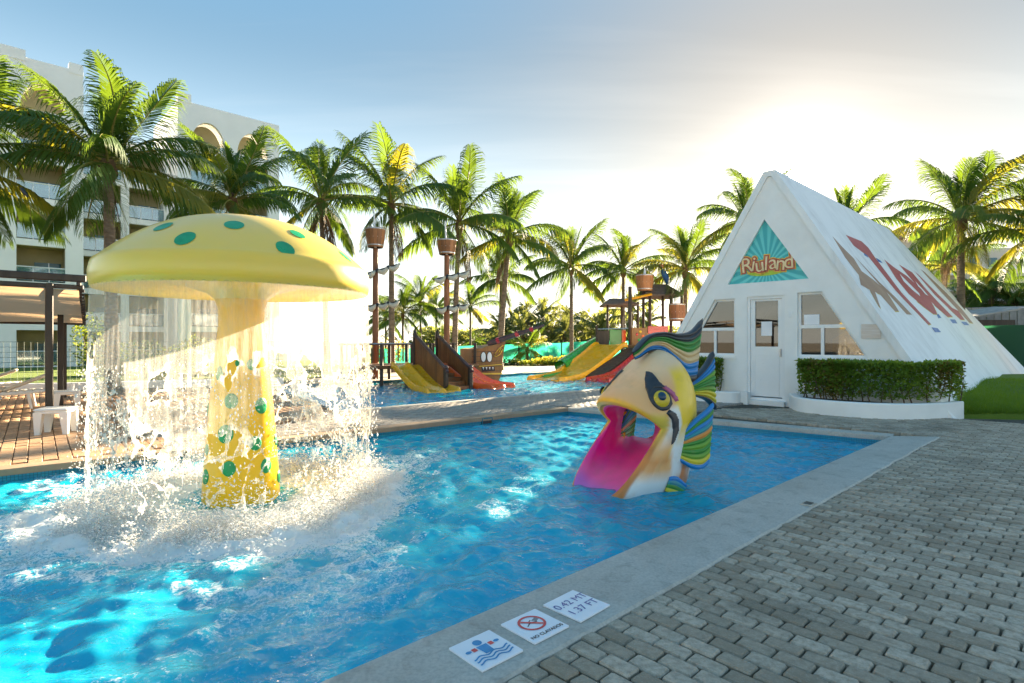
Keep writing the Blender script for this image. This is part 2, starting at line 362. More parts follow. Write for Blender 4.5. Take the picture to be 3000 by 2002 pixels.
def watermat(name, tint, foam=True, bs=1.0, milk=.5):
    b = NB(name); p = b.world()
    n1 = b.noise(13*bs, 3, .5, p, dist=.8); n2 = b.noise(38*bs, 2, .5, p, dist=.5); nn = b.bump(b.m('ADD', n1, b.m('MULTIPLY', n2, .4)), .03, .6)
    fr = b.n('ShaderNodeFresnel'); fr.inputs[0].default_value = 1.33; b.set(fr.inputs['Normal'], nn)
    tr = b.n('ShaderNodeBsdfTransparent'); b.set(tr.inputs[0], (*tint, 1))
    rf = b.n('ShaderNodeBsdfRefraction'); rf.inputs['IOR'].default_value = 1.33; rf.inputs['Roughness'].default_value = .0; b.set(rf.inputs['Color'], (*tint, 1)); b.set(rf.inputs['Normal'], nn)
    gl = b.n('ShaderNodeBsdfGlossy'); gl.inputs['Roughness'].default_value = .03; b.set(gl.inputs['Normal'], nn)
    cl_ = b.noise(1.3, 3, .5, p); dw = b.n('ShaderNodeBsdfDiffuse'); b.set(dw.inputs[0], b.mix(b.rng(cl_, .35, .65), (.0, .50, .80), (.01, .60, .82)))   # fine air bubbles in the stirred water
    sh = b.ms(fr.outputs[0], b.ms(milk, b.ms(.25, tr.outputs[0], rf.outputs[0]), dw.outputs[0]), gl.outputs[0])
    if foam:
        fa = b.attr('foam', 'Fac'); f1 = b.noise(13, 7, .75, p, dist=1.8); f2 = b.noise(60, 4, .7, p)
        f = b.m('ADD', b.m('MULTIPLY', fa, 1.25), b.m('ADD', b.rng(f1, .3, .7, -.55, .35), b.rng(f2, .3, .7, -.28, .2)))
        f = b.rng(f, .26, .62); df = b.bsdf((.94, .95, .95), .7, None, .3)
        tl = b.n('ShaderNodeBsdfTranslucent'); b.set(tl.inputs[0], (.85, .87, .88, 1))
        sh = b.ms(f, sh, b.ms(.35, df, tl.outputs[0]))
    return b.done(sh)
def water(name, poly, z, nu, nv, amp, mat, rip=True):
    u = np.linspace(0, 1, nu)[:, None]; v = np.linspace(0, 1, nv)[None, :]
    P = [np.array(p) for p in poly]
    XY = [(1-v)*((1-u)*P[0][i]+u*P[1][i])+v*((1-u)*P[3][i]+u*P[2][i]) for i in (0, 1)]
    X, Y = XY; Z = waves(X, Y, amp)+(ripples(X, Y) if rip else 0)
    foam = np.zeros_like(X)
    if rip:
        rm = np.hypot(X-MUSH.x, Y-MUSH.y); ang = np.arctan2(Y-MUSH.y, X-MUSH.x)
        wob = .22*(vnoise(np.cos(ang)*3+5, np.sin(ang)*3+5, 1.0, 4)-.5)*2
        foam = np.exp(-((rm-1.2-wob)/.42)**2)*1.35+.55*np.exp(-((rm-.75)/.4)**2)
        tail = np.exp(-np.maximum(rm-1.3, 0)/.6)*.5*(rm > 1.2); foam = np.maximum(foam, tail)
        # thin foam streaks drifting towards the near side
        foam = foam+.30*np.exp(-((rm-2.3)/.9)**2)*(vnoise(X+Y*.3, Y-X*.6, 1.3, 9) > .56)
        Z = Z+foam*(vnoise(X, Y, 9, 5)-.45)*.10
        edge = np.minimum(np.broadcast_to(u*(1-u), X.shape), np.broadcast_to(v*(1-v), X.shape))*4; Z = Z*np.clip(edge*8, .15, 1)
    verts = np.stack([X, Y, Z+z], -1).reshape(-1, 3)
    I = np.arange(nu*nv).reshape(nu, nv); F_ = np.stack([I[:-1, :-1], I[1:, :-1], I[1:, 1:], I[:-1, 1:]], -1).reshape(-1, 4)
    me = bpy.data.meshes.new(name); me.from_pydata(verts.tolist(), [], F_.tolist()); me.materials.append(mat)
    me.polygons.foreach_set('use_smooth', [True]*len(me.polygons)); vval(me, foam.ravel(), 'foam')
    return tag(link(name, me), kind='structure')
water('pool_water', POOL, WZ, 560, 300, .0052, watermat('pool_water', (.80, .97, 1.0)))
water('play_pool_water', POOL2, WZ2, 190, 170, .006, watermat('play_pool_water', (.82, .97, 1.0), False, .7, .5), False)
# ---- concrete coping
def _conc():
    b = NB('weathered_concrete'); p = b.world(); n = b.noise(1.6, 7, .62, p); n2 = b.noise(7, 6, .65, p, dist=.5); n3 = b.noise(60, 4, .6, p)
    col = b.mix(b.rng(n, .34, .66), (.41, .38, .325), (.54, .505, .44)); col = b.mix(b.rng(n2, .52, .72, 0, .6), col, (.20, .185, .155)); col = b.mix(b.rng(n3, .4, .7, 0, .45), col, (.22, .21, .19))
    return b.done(b.bsdf(col, b.rng(n, .3, .7, .55, .8), b.bump(b.m('ADD', n2, b.m('MULTIPLY', n3, .5)), .008, .5)))
M['conc'] = _conc()
cop = MB()
def rough_strip(m, a0, a1, b0, b1, z, lip=.018, n=90, th=.07, jit=.008):    # inner edge a, outer edge b, rounded inner nose
    rows = []
    prof = [(0, -th), (0, -.016), (.006, -.005), (.02, 0), (.5, .003), (.97, 0), (.995, -.012), (1, -th)]
    r = np.random.default_rng(11)
    jo = np.convolve(r.normal(0, jit, n+5), np.ones(5)/5, 'same'); ji = np.convolve(r.normal(0, .0022, n+5), np.ones(5)/5, 'same')
    for i in range(n+1):
        t = i/n; a = a0.lerp(a1, t); b = b0.lerp(b1, t); dr = (b-a); ln = dr.length; dr = dr/ln
        row = []
        for q, dz in prof:
            off = q*ln+(jo[i]*1.6 if q > .9 else 0)+(ji[i] if q < .1 else 0)-(lip if q < .05 else 0)
            pz = z+dz+(ji[i]*.5 if 0 < q < 1 else 0); row.append((a.x+dr.x*off, a.y+dr.y*off, pz))
        rows.append(row)
    m.grid(rows)
rough_strip(cop, N1, C1, K0, K1, .012, n=160)
e3 = (C2-C1).normalized(); bk = Vector((-e3.y, e3.x)); bk = bk if bk.y > 0 else -bk
B1_, B2_ = K1+Vector((.03, .02)), C2+bk*.24+d2*.05
rough_strip(cop, C1+d1*.01, C2, C1+bk*.27, B2_, .006, n=70, lip=.012)
coping = tag(cop.build('pool_coping', M['conc'], smooth=35), kind='structure')
def _edge():
    b = NB('tan_edge_stone'); p = b.world(); n = b.noise(3, 6, .6, p); n2 = b.noise(40, 4, .6, p)
    return b.done(b.bsdf(b.mix(b.rng(n, .3, .7), (.36, .25, .16), (.24, .165, .105)), .65, b.bump(n2, .005, .4)))
lcop = MB(); nl = Vector((-d2.y, d2.x)); nl = nl if nl.y > 0 else -nl
rough_strip(lcop, N2, C2, N2+nl*.22, C2+nl*.22, .006, n=100, lip=.03, jit=.001)
tag(lcop.build('deck_coping', _edge(), smooth=35), kind='structure')
# ---- block paving
def pavermat(name, a, b_, dark, moss):
    b = NB(name); p = b.world(); sh = b.attr('shade', 'Fac'); n = b.noise(28, 6, .7, p); n2 = b.noise(1.1, 5, .6, p); n3 = b.noise(120, 3, .6, p)
    col = b.mix(sh, a, b_); col = b.mix(b.rng(n, .38, .66, 0, .75), col, dark); col = b.mix(b.rng(n2, .53, .7, 0, .62), col, moss)
    col = b.mix(b.rng(n3, .55, .75, 0, .35), col, (.5, .5, .48))
    return b.done(b.bsdf(col, b.rng(n, .3, .7, .42, .75), b.bump(b.m('ADD', n, b.m('MULTIPLY', n3, .5)), .008, .7)))
M['paver'] = pavermat('grey_concrete_paver', (.52, .43, .325), (.27, .21, .14), (.23, .185, .13), (.12, .098, .062))
M['tanpaver'] = pavermat('tan_paver', (.52, .31, .17), (.40, .235, .125), (.30, .18, .10), (.46, .32, .21))  # terrace blocks in a warmer tan than the grey pavement
def paver_arrays(l, w_, r, gap, ch=.007):                          # one block: chamfered top, slightly uneven
    hx, hy = l/2-gap, w_/2-gap; c = ch; k = .009
    def ring(x, y, z, q): return [(-x+q, -y, z), (x-q, -y, z), (x, -y+q, z), (x, y-q, z), (x-q, y, z), (-x+q, y, z), (-x, y-q, z), (-x, -y+q, z)]
    P = ring(hx, hy, -.05, k)+ring(hx, hy, -.009, k)+ring(hx-c, hy-c, 0, k*.7)
    P = np.array(P); P[:, :2] += r.normal(0, .0012, (24, 2)); t = r.normal(0, .010, 2); P[8:, 2] += P[8:, 0]*t[0]+P[8:, 1]*t[1]+r.normal(0, .002)
    fs = [(k_*8+i, k_*8+(i+1) % 8, k_*8+8+(i+1) % 8, k_*8+8+i) for k_ in (0, 1) for i in range(8)]+[tuple(range(16, 24))]
    return P, fs
def pave(name, mat, o2, ax, ay, l, w_, keep, bond, label_obj, lift, gap=.0038, dark=None, maxr=99, ch=.007):
    r = np.random.default_rng(abs(hash(name)) % 1000 if False else len(name)*13); protos = []
    for i in range(14):
        P, fs = paver_arrays(l, w_, r, gap, ch); me = bpy.data.meshes.new(name); me.from_pydata(P.tolist(), [], fs); me.materials.append(mat)
        vval(me, np.full(24, r.random()**1.2), 'shade'); protos.append(me)
    spots = []
    rngx, rngy = maxr
    for j in range(rngy[0], rngy[1]):
        for i in range(rngx[0], rngx[1]):
            c = o2+ax*((i+bond*(j % 2))*l)+ay*(j*w_)
            if keep(c): spots.append((c.x, c.y))
    spots = np.array(spots); ang = math.atan2(ax.y, ax.x)
    vis = (spots[:, 1] > 1.2) & (np.abs(spots[:, 0]/np.maximum(spots[:, 1], .1)) < .95) & (1.35*F/np.maximum(spots[:, 1], .1) < 1030)
    dist = np.where(vis, np.hypot(spots[:, 0], spots[:, 1]), 1e9); order = np.argsort(dist)
    for k in order[:300]:
        link(name, protos[int(r.integers(14))], label_obj, (spots[k][0], spots[k][1], lift+r.normal(0, .0012)), (0, 0, ang+(math.pi if r.random() < .5 else 0)))
    rest = spots[order[300:]]
    if len(rest):
        n = len(rest); base = [paver_arrays(l, w_, r, gap, ch)[0] for _ in range(24)]; pick = r.integers(0, 24, n)
        B = np.array(base)[pick]; ca, sa = math.cos(ang), math.sin(ang)
        Vv = np.empty_like(B); Vv[:, :, 0] = B[:, :, 0]*ca-B[:, :, 1]*sa+rest[:, None, 0]; Vv[:, :, 1] = B[:, :, 0]*sa+B[:, :, 1]*ca+rest[:, None, 1]; Vv[:, :, 2] = B[:, :, 2]+lift+r.normal(0, .0012, n)[:, None]
        fs = paver_arrays(l, w_, r, gap, ch)[1]; q = np.array([f for f in fs if len(f) == 4]); o8 = np.array(fs[-1])
        off = (np.arange(n)*24)[:, None]
        me = bpy.data.meshes.new(name+'_field'); nv_ = n*24; quads = (off[:, :, None]+q[None]).reshape(-1, 4); octs = (off+o8[None])
        me.vertices.add(nv_); me.vertices.foreach_set('co', Vv.reshape(-1))
        loops = np.concatenate([quads.ravel(), octs.ravel()]); nf = len(quads)+len(octs)
        me.loops.add(len(loops)); me.loops.foreach_set('vertex_index', loops); me.polygons.add(nf)
        ls = np.concatenate([np.arange(len(quads))*4, len(quads)*4+np.arange(len(octs))*8]); me.polygons.foreach_set('loop_start', ls)
        me.polygons.foreach_set('loop_total', np.concatenate([np.full(len(quads), 4), np.full(len(octs), 8)])); me.update(calc_edges=True); me.validate()
        me.materials.append(mat); vval(me, np.repeat(r.random(n)**1.2, 24), 'shade')
        tag(link(name+'_field', me, label_obj), kind='stuff')
# right-hand pavement: long side of the blocks at right angles to the coping
def joint(nm, c): return pm(nm, c, tuple(x*.5 for x in c), 18, .95, .6, 80)
pv_poly = [K0+Vector((.01, -.01)), K1, K1+bk*.30, C2+bk*.26, C2+bk*.26+d2*5.2, Vector((5.2, 17.3)), Vector((3.6, 14.7)), HO+HE*3.4, Vector((8.6, 10.05)), Vector((11.0, 9.3)), Vector((14, 6)), Vector((9, -3)), Vector((0, -6))]
pavement = tag(sheet('pavement', [pv_poly], BED+.012, joint('paving_joint', (.085, .075, .055))), kind='structure'); ORG[pavement] = Vector((0, 0, 0))
ang_n = Vector((dk.y, -dk.x)); 
def keep_r(c):
    s_ = (c-K0).dot(ang_n); t_ = (c-K1).dot(dk)
    if c.y < .9 or c.y > 11.4 or abs(c.x) > c.y*1.02+.3: return False
    if t_ < .05 and s_ < -.02: return False
    if t_ >= .05 and ((c-C1).dot(bk) < .33 and (c-C1).dot(e3) > -.72): return False
    if (c-HO).dot(HR) > -.02: return False
    return (c-C1).dot(e3) < 3.0 if t_ > .05 else True
pave('paver', M['paver'], K0, ang_n, dk, .162, .095, keep_r, .5, pavement, 0.0, maxr=((-66, 122), (-10, 210)))
# promenade between the two pools
pm_poly = [C2+nl*.23-d2*8, C2+nl*.23, C2+bk*.25, C2+bk*.25+d2*6.0, A2, A1, A1+Vector((-2.5, -2.2))]
prom = tag(sheet('promenade', [pm_poly], BED+.014, joint('promenade_joint', (.12, .095, .07))), kind='structure'); ORG[prom] = Vector((0, 0, 0))
M['prompaver'] = pavermat('buff_paver', (.37, .33, .28), (.24, .21, .18), (.2, .18, .15), (.3, .26, .21))
da = (A2-A1).normalized()
def keep_p(c):
    if c.y < 6 or c.y > 18.5: return False
    l_ = (c-C2).dot(nl); 
    near = l_ > .26 if (c-C2).dot(d2) < 0 else (c-C2).dot(bk) > .26
    far = (A1-c).dot(Vector((-da.y, da.x))) > .16
    return near and far and (c-C2).dot(d2) > -7 and (c-HO).dot(HR) < 0.2 and (c-HO).dot(HE) < -.4 and (c.x > -3.6 or c.y < 9.2+0*c.x) and not inside(c, POOL2)
pave('paver', M['prompaver'], C2+nl*.23, d2, nl, .20, .105, keep_p, .5, prom, 0.0, maxr=((-45, 45), (-20, 60)))
edge2 = MB(); n2_ = Vector((da.y, -da.x))
rough_strip(edge2, A1-da*.1, A2+da*.1, A1+n2_*.16-da*.1, A2+n2_*.16+da*.1, .006, n=50, lip=.02, jit=.001)
tag(edge2.build('play_pool_coping', M['conc'], smooth=35), kind='structure')
# tan terrace on the left: straight courses at right angles to the pool
dk_poly = [N2+nl*.22, C2+nl*.22-d2*7.2, A1+Vector((-.1, -.15)), A4+Vector((-.2, .1)), Vector((-9.5, 17.25)), Vector((-14, 15.3)), Vector((-24, 10.8)), Vector((-24, 2))]
deck = tag(sheet('terrace', [dk_poly], BED+.016, joint('terrace_joint', (.20, .13, .08))), kind='structure'); ORG[deck] = Vector((0, 0, 0))
def keep_l(c):
    if (c-C2).dot(nl) < .24 or (c-C2).dot(d2) > -3.6: return False
    return c.y < 15.2 and inside(c, dk_poly) and abs(c.x) < c.y*1.0+.6
pave('terrace_paver', M['tanpaver'], C2+nl*.235, nl, d2, .26, .135, keep_l, .5, deck, 0.0, gap=.004, ch=.004, maxr=((0, 62), (-120, -20)))
# ---- white kerb, lawns
kb = MB(); ka, kc = Vector((-24, 11.1)), Vector((-7.4, 18.25)); kd = (kc-ka).normalized(); kn = Vector((-kd.y, kd.x))
km = (ka+kc)/2; kb.cbox((km.x, km.y, .06), ((kc-ka).length, .22, .24), .02, math.atan2(kd.y, kd.x))
tag(kb.build('kerb_wall', M['white'], loc=(km.x, km.y, 0)), 'low white kerb wall between the tan terrace and the sunlit lawn', 'wall')
def _lawn(nm, a, b_):
    b = NB(nm); p = b.world(); n = b.noise(.8, 5, .6, p); n2 = b.noise(55, 4, .7, p)
    return b.done(b.bsdf(b.mix(b.rng(n, .35, .65), a, b_), .9, b.bump(n2, .04, .9)))
M['lawn'] = _lawn('lawn', (.15, .21, .018), (.10, .16, .016))
lw = [ka+kn*.12, kc+kn*.12, Vector((-7, 24)), Vector((-9, 44)), Vector((-28, 28)), Vector((-40, 15))]
tag(sheet('lawn', [lw], .03, M['lawn']), kind='structure')
# ---- far side of the play pool: pale deck, planting bed, green screen fence
M['fardeck'] = pm('pale_far_deck', (.42, .37, .31), (.33, .29, .24), .8, .8, .2, 20)
fd = (A3-A4).normalized(); fn_ = Vector((-fd.y, fd.x))
tag(sheet('far_deck', [[A4, A3, A3+fn_*4.4, A4+fn_*4.4]], BED+.03, M['fardeck']), kind='structure')
M['bed'] = pm('planting_bed_soil', (.10, .085, .045), (.05, .05, .02), 1.2, .95, .5, 20)
tag(sheet('planting_bed', [[A4+fn_*4.4, A3+fn_*4.4, A3+fn_*60, A4+fn_*60]], BED+.02, M['bed']), kind='structure')
def _net(nm, c, t, op):
    b = NB(nm); n = b.noise(.5, 5, .6, b.world()); d = b.bsdf(b.mix(b.rng(n, .3, .7), c, tuple(k*.75 for k in c)), .8); tl = b.n('ShaderNodeBsdfTranslucent'); b.set(tl.inputs[0], (*t, 1))
    tp = b.n('ShaderNodeBsdfTransparent'); return b.done(b.ms(op, tp.outputs[0], b.ms(.55, d, tl.outputs[0])))
M['net'] = _net('green_shade_net', (.03, .40, .24), (.05, .62, .40), .9)
M['darkgreen'] = pm('dark_green_steel', (.012, .05, .035), None, 5, .5)
def screen_fence(p, label, netm, postm, step=3):
    o = thing('screen_fence', label, 'fence', (p[0][0], p[0][1], BED)); k = 0
    for i in range(len(p)-1):
        a, b_ = Vector(p[i]), Vector(p[i+1]); n = max(2, int((b_-a).xy.length/.5)); rows = [[], []]
        for j in range(n+1):
            q = a.lerp(b_, j/n); wv = .03*math.sin(j*1.1)+.02*math.sin(j*2.7); rows[0].append((q.x, q.y+wv, BED+.05)); rows[1].append((q.x, q.y+wv*.3, q.z+.02*math.sin(j*.9)))
        MB().grid(rows).build('shade_net', netm, o, smooth='all', fix=False)
        for j in range(0, n+1, step*2):
            q = a.lerp(b_, j/n); MB().tube([(q.x, q.y-.06, BED), (q.x, q.y-.06, q.z+.05)], .045, 6).build('post', postm, o)
    return o
screen_fence([AT(1090, 1024, 30.5), AT(1330, 1016, 33.5), AT(1520, 1009, 36), AT(1760, 1000, 39), AT(2080, 996, 43)], 'bright green shade net fence on dark posts beyond the play pool', M['net'], M['darkgreen'])
# ---- sign tiles set on the coping
M['signwhite'] = pm('white_sign_tile', (.82, .82, .84), (.76, .76, .79), 5, .4, .05, 40)
M['sblue'] = pm('sign_blue', (.02, .27, .55), None, 9, .4, 0); M['sredp'] = pm('sign_red', (.75, .06, .06), None, 9, .4, 0); M['sink'] = pm('sign_ink', (.10, .09, .33), None, 9, .4, 0); M['sblk'] = pm('sign_black', (.03, .03, .04), None, 9, .4, 0); M['sgrey'] = pm('sign_grey', (.22, .22, .23), None, 9, .4, 0)
def text_mesh(txt, size, mat, ext=.0, align='CENTER', bold=0.0):
    cu = bpy.data.curves.new('lettering', 'FONT'); cu.body = txt; cu.size = size; cu.align_x = align; cu.align_y = 'CENTER'; cu.extrude = ext; cu.offset = bold; cu.resolution_u = 4
    ob = bpy.data.objects.new('lettering_source', cu); COL.objects.link(ob); dg = bpy.context.evaluated_depsgraph_get()
    me = bpy.data.meshes.new_from_object(ob.evaluated_get(dg)); COL.objects.unlink(ob); bpy.data.objects.remove(ob); bpy.data.curves.remove(cu)
    me.materials.clear(); me.materials.append(mat); return me
def sign_tile(corners, label, art):
    P = [G(*c, .016) for c in corners]                    # left, top, right, bottom as seen
    c = sum(P, Vector())/4; ex = ((P[1]-P[0])+(P[2]-P[3]))/2; sz = ex.length; ex = ex.normalized(); a = math.atan2(ex.y, ex.x)
    o = thing('sign_tile', label, 'sign', (c.x, c.y, .014)); o.rotation_euler = (0, 0, a); ORG[o] = Vector((0, 0, 0))
    MB().cbox((0, 0, .005), (sz, sz, .010), .0015).build('tile', M['signwhite'], o)
    art(o, sz); return o
def flat(o, name, poly, mat, z=.0113):
    m = MB(); m.add([(p[0], p[1], z) for p in poly], [tuple(range(len(poly)))]); 
    ob = m.build(name, mat, o, fix=False); return ob
def ell(cx, cy_, rx, ry, n=28, a=0): return [(cx+rx*math.cos(t)*math.cos(a)-ry*math.sin(t)*math.sin(a), cy_+rx*math.cos(t)*math.sin(a)+ry*math.sin(t)*math.cos(a)) for t in (2*math.pi*i/n for i in range(n))]
def art_depth(o, s):
    for txt, y in (('0.42 MT', .17), ('1.37 FT', -.17)): link('lettering', text_mesh(txt, s*.29, M['sink']), o, (.02*s, y*s, .0115))
def art_dive(o, s):
    n = 48; ro, ri, cyy = .30*s, .245*s, .09*s; m = MB()
    m.add([(r_*math.cos(2*math.pi*i/n)*1.02, cyy+r_*math.sin(2*math.pi*i/n)*.98, .0118) for r_ in (ro, ri) for i in range(n)], [(i, (i+1) % n, n+(i+1) % n, n+i) for i in range(n)]); m.build('prohibition_ring', M['sredp'], o, fix=False)
    flat(o, 'prohibition_bar', [(-.19*s, .24*s), (-.15*s, .28*s), (.19*s, -.06*s), (.15*s, -.10*s)], M['sredp'], .0122)
    flat(o, 'diver_arm', [(-.17*s, .02*s), (-.02*s, .10*s), (.13*s, .05*s), (.13*s, .08*s), (-.02*s, .135*s), (-.18*s, .04*s)], M['sblk'])
    flat(o, 'diving_board', [(.06*s, .17*s), (.20*s, .22*s), (.24*s, .13*s), (.13*s, .08*s)], M['sgrey'], .0111)
    flat(o, 'diver_leg', [(-.06*s, .12*s), (.06*s, .19*s), (.05*s, .21*s), (-.07*s, .14*s)], M['sblk'], .0115)
    link('lettering', text_mesh('NO CLAVADOS', s*.125, M['sblk'], 0, 'CENTER', .0006), o, (0, -.36*s, .0115))
def art_swim(o, s):
    flat(o, 'head', ell(0, .27*s, .095*s, .095*s), M['sblue']); flat(o, 'torso', [(-.12*s, .15*s), (.12*s, .15*s), (.10*s, -.14*s), (-.10*s, -.14*s)], M['sblue'])
    for q in (-1, 1):
        flat(o, 'arm_band', [(q*.15*s, .15*s), (q*.25*s, .15*s), (q*.25*s, .04*s), (q*.15*s, .04*s)][::q], M['sredp']); flat(o, 'hand', ell(q*.335*s, .10*s, .065*s, .042*s), M['sblue'])
    for k in range(3):
        up = [(x*s, (-.14-.09*k+.03*math.sin(x*19))*s) for x in np.linspace(-.42, .42, 40)]; dn = [(x, y-.038*s) for x, y in up]
        MB().grid([[(x, y, .0116) for x, y in up], [(x, y, .0116) for x, y in dn]]).build('wave_line', M['sblue'], o, fix=False)
sign_tile([(1598, 1774), (1682.5, 1732), (1783, 1776.6), (1694, 1827.6)], 'white tile reading 0.42 MT 1.37 FT set in the concrete coping', art_depth)
sign_tile([(1470, 1829), (1568, 1786), (1667, 1840), (1564, 1895)], 'white tile with red no diving ring and words NO CLAVADOS', art_dive)
sign_tile([(1319.5, 1901), (1436, 1850), (1530, 1909), (1408, 1974)], 'white tile with blue swimmer, red arm bands and wavy lines', art_swim)
dp = G(2368, 1477, .015); dr = thing('drain_cover', 'small stained square drain cover let into the grey coping edge', 'drain', dp)
MB().cbox((dp.x, dp.y, .018), (.13, .09, .008), .002, math.atan2(dk.y, dk.x)).build('plate', pm('pale_plate', (.55, .5, .42), (.3, .25, .18), 20, .6), dr)
for k in range(4): MB().box((dp.x+dk.x*(k-1.5)*.024, dp.y+dk.y*(k-1.5)*.024, .0235), (.008, .06, .003), math.atan2(dk.y, dk.x)).build('slot', M['black'], dr)
# skimmer mouth in the far pool wall
q = G(1426, 1222); sk2 = C2-d2*((C2-q.xy).dot(d2)); sk = thing('skimmer', 'dark skimmer mouth in the tiled pool wall below the promenade', 'skimmer', (sk2.x, sk2.y, -.09))
az = math.atan2(d2.y, d2.x); pin = -nl*.012
MB().box((sk2.x+pin.x, sk2.y+pin.y, -.075), (.24, .02, .08), az).build('mouth', M['black'], sk)
for s_ in (-1, 1): MB().box((sk2.x+pin.x*1.6+d2.x*s_*.11, sk2.y+pin.y*1.6+d2.y*s_*.11, -.075), (.02, .024, .10), az).build('frame_side', M['tile'], sk)
MB().box((sk2.x+pin.x*1.6, sk2.y+pin.y*1.6, -.02), (.24, .024, .02), az).build('frame_top', M['tile'], sk)

# ================================================================== MUSHROOM FOUNTAIN
def _mush(nm, a, b_, tz=None):
    b = NB(nm); p = b.obj(); n = b.noise(2.2, 5, .6); n2 = b.noise(30, 4)
    col = b.mix(b.rng(n, .35, .7), a, b_)
    if tz:                                               # cap: yellow side band blends into a paler yellow higher up
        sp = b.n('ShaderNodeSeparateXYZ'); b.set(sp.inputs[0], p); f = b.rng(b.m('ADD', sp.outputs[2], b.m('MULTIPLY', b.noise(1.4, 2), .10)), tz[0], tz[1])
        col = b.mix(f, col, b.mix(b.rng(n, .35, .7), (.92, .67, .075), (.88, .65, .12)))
    tl = b.n('ShaderNodeBsdfTranslucent'); b.set(tl.inputs[0], (.85, .6, .03, 1))
    pr = b.bsdf(col, .3, b.bump(n2, .003, .12), Coat_Weight=.35, Coat_Roughness=.12)
    return b.done(b.ms(.12, pr, tl.outputs[0]))
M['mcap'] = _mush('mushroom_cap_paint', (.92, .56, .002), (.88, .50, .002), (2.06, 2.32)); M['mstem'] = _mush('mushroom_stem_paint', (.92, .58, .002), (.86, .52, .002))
M['spot'] = pm('green_spot_paint', (.005, .34, .11), (.005, .25, .08), 8, .35, .05)
mz = thing('mushroom_fountain', 'giant yellow mushroom fountain with green spots standing in the kiddie pool', 'fountain', (MUSH.x, MUSH.y, -.54))
RC = 1.155
def capz(r): return 2.035+.465*(1-(min(r, 1.12)/1.125)**2.4)
prof = [(.20, 1.72), (.30, 1.80), (.5, 1.86), (.85, 1.87), (1.10, 1.83), (1.135, 1.80), (1.15, 1.805), (RC+.01, 1.86), (RC+.012, 1.94), (RC, 2.0), (1.14, 2.035)]+[(r, capz(r)+.006) for r in np.linspace(1.11, .0, 26)]
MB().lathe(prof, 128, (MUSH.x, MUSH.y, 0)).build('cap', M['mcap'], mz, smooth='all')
stemp = [(.335, -.54), (.335, -.1), (.325, .1), (.295, .5), (.262, .9), (.225, 1.25), (.198, 1.5), (.20, 1.65), (.24, 1.78), (.34, 1.86)]
def stemr(z): return float(np.interp(z, [p[1] for p in stemp], [p[0] for p in stemp]))
MB().lathe(stemp, 72, (MUSH.x, MUSH.y, 0)).build('stem', M['mstem'], mz, smooth='all')
def cap_spot(px, py, r):
    best = None
    for Y in np.linspace(3.8, 6.6, 1400):                 # march the sight line to the dome
        p = AT(px, py, Y); rr = math.hypot(p.x-MUSH.x, p.y-MUSH.y)
        if rr < 1.12 and p.z <= capz(rr)+.006: best = p; break
    if best is None: return
    n = 30; rows = []
    for q in (0, .35, .7, 1):
        row = []
        for i in range(n):
            x = best.x+r*q*math.cos(2*math.pi*i/n); y = best.y+r*q*math.sin(2*math.pi*i/n); rr = math.hypot(x-MUSH.x, y-MUSH.y)
            rr2 = min(rr, 1.118); row.append((MUSH.x+(x-MUSH.x)*rr2/max(rr, 1e-6), MUSH.y+(y-MUSH.y)*rr2/max(rr, 1e-6), capz(rr2)+.011))
        rows.append(row)
    MB().grid(rows, True).build('spot', M['spot'], mz, smooth='all')
for a in ((542, 699, .072), (686, 660, .074), (836, 729, .072), (478, 665, .068), (872, 687, .062), (1013, 753, .06)): cap_spot(*a)
def spot_at(a, r):                                        # spots on the far side, seen from elsewhere
    rr0 = .75; x0, y0 = MUSH.x+rr0*math.cos(a), MUSH.y+rr0*math.sin(a); n = 30; rows = []
    for q in (0, .5, 1): rows.append([(x0+r*q*math.cos(6.283*i/n), y0+r*q*math.sin(6.283*i/n), capz(math.hypot(x0+r*q*math.cos(6.283*i/n)-MUSH.x, y0+r*q*math.sin(6.283*i/n)-MUSH.y))+.011) for i in range(n)])
    MB().grid(rows, True).build('spot', M['spot'], mz, smooth='all')
for a in (1.0, 1.9, 2.7): spot_at(a, .11)
def stem_spot(a, z, r):
    n = 20; rows = []
    for q, d in ((0, .011), (.6, .010), (.9, .007), (1, .001)):
        rows.append([(lambda zz, aa, rr: (MUSH.x+(rr+d)*math.cos(aa), MUSH.y+(rr+d)*math.sin(aa), zz))(z+r*q*1.15*math.sin(t), a+r*q*math.cos(t)/stemr(z), stemr(z+r*q*1.15*math.sin(t))) for t in (2*math.pi*i/n for i in range(n))])
    MB().grid(rows, True).build('spot', M['spot'], mz, smooth='all')
va = math.atan2(-MUSH.y, -MUSH.x)                         # towards the viewer
for px, py, r in ((649, 1100, .045), (680, 1176, .06), (762, 1195, .065), (665, 1272, .072), (745, 1304, .058), (674, 1372, .06), (775, 1376, .06), (612, 1401, .06), (735, 1070, .045), (813, 1308, .05), (650, 1085, .03), (820, 1425, .05), (700, 1065, .03), (768, 1192, .03), (615, 1322, .045)):
    z = H-(py-CY)*5.02/F; off = (px-708)/F*5.05/stemr(z); off = max(-.97, min(.97, off)); stem_spot(va+math.asin(off), z, r)
for k in range(12): stem_spot(va+1.7+k*.27, .05+((k*.61) % 1)*.95, .055)
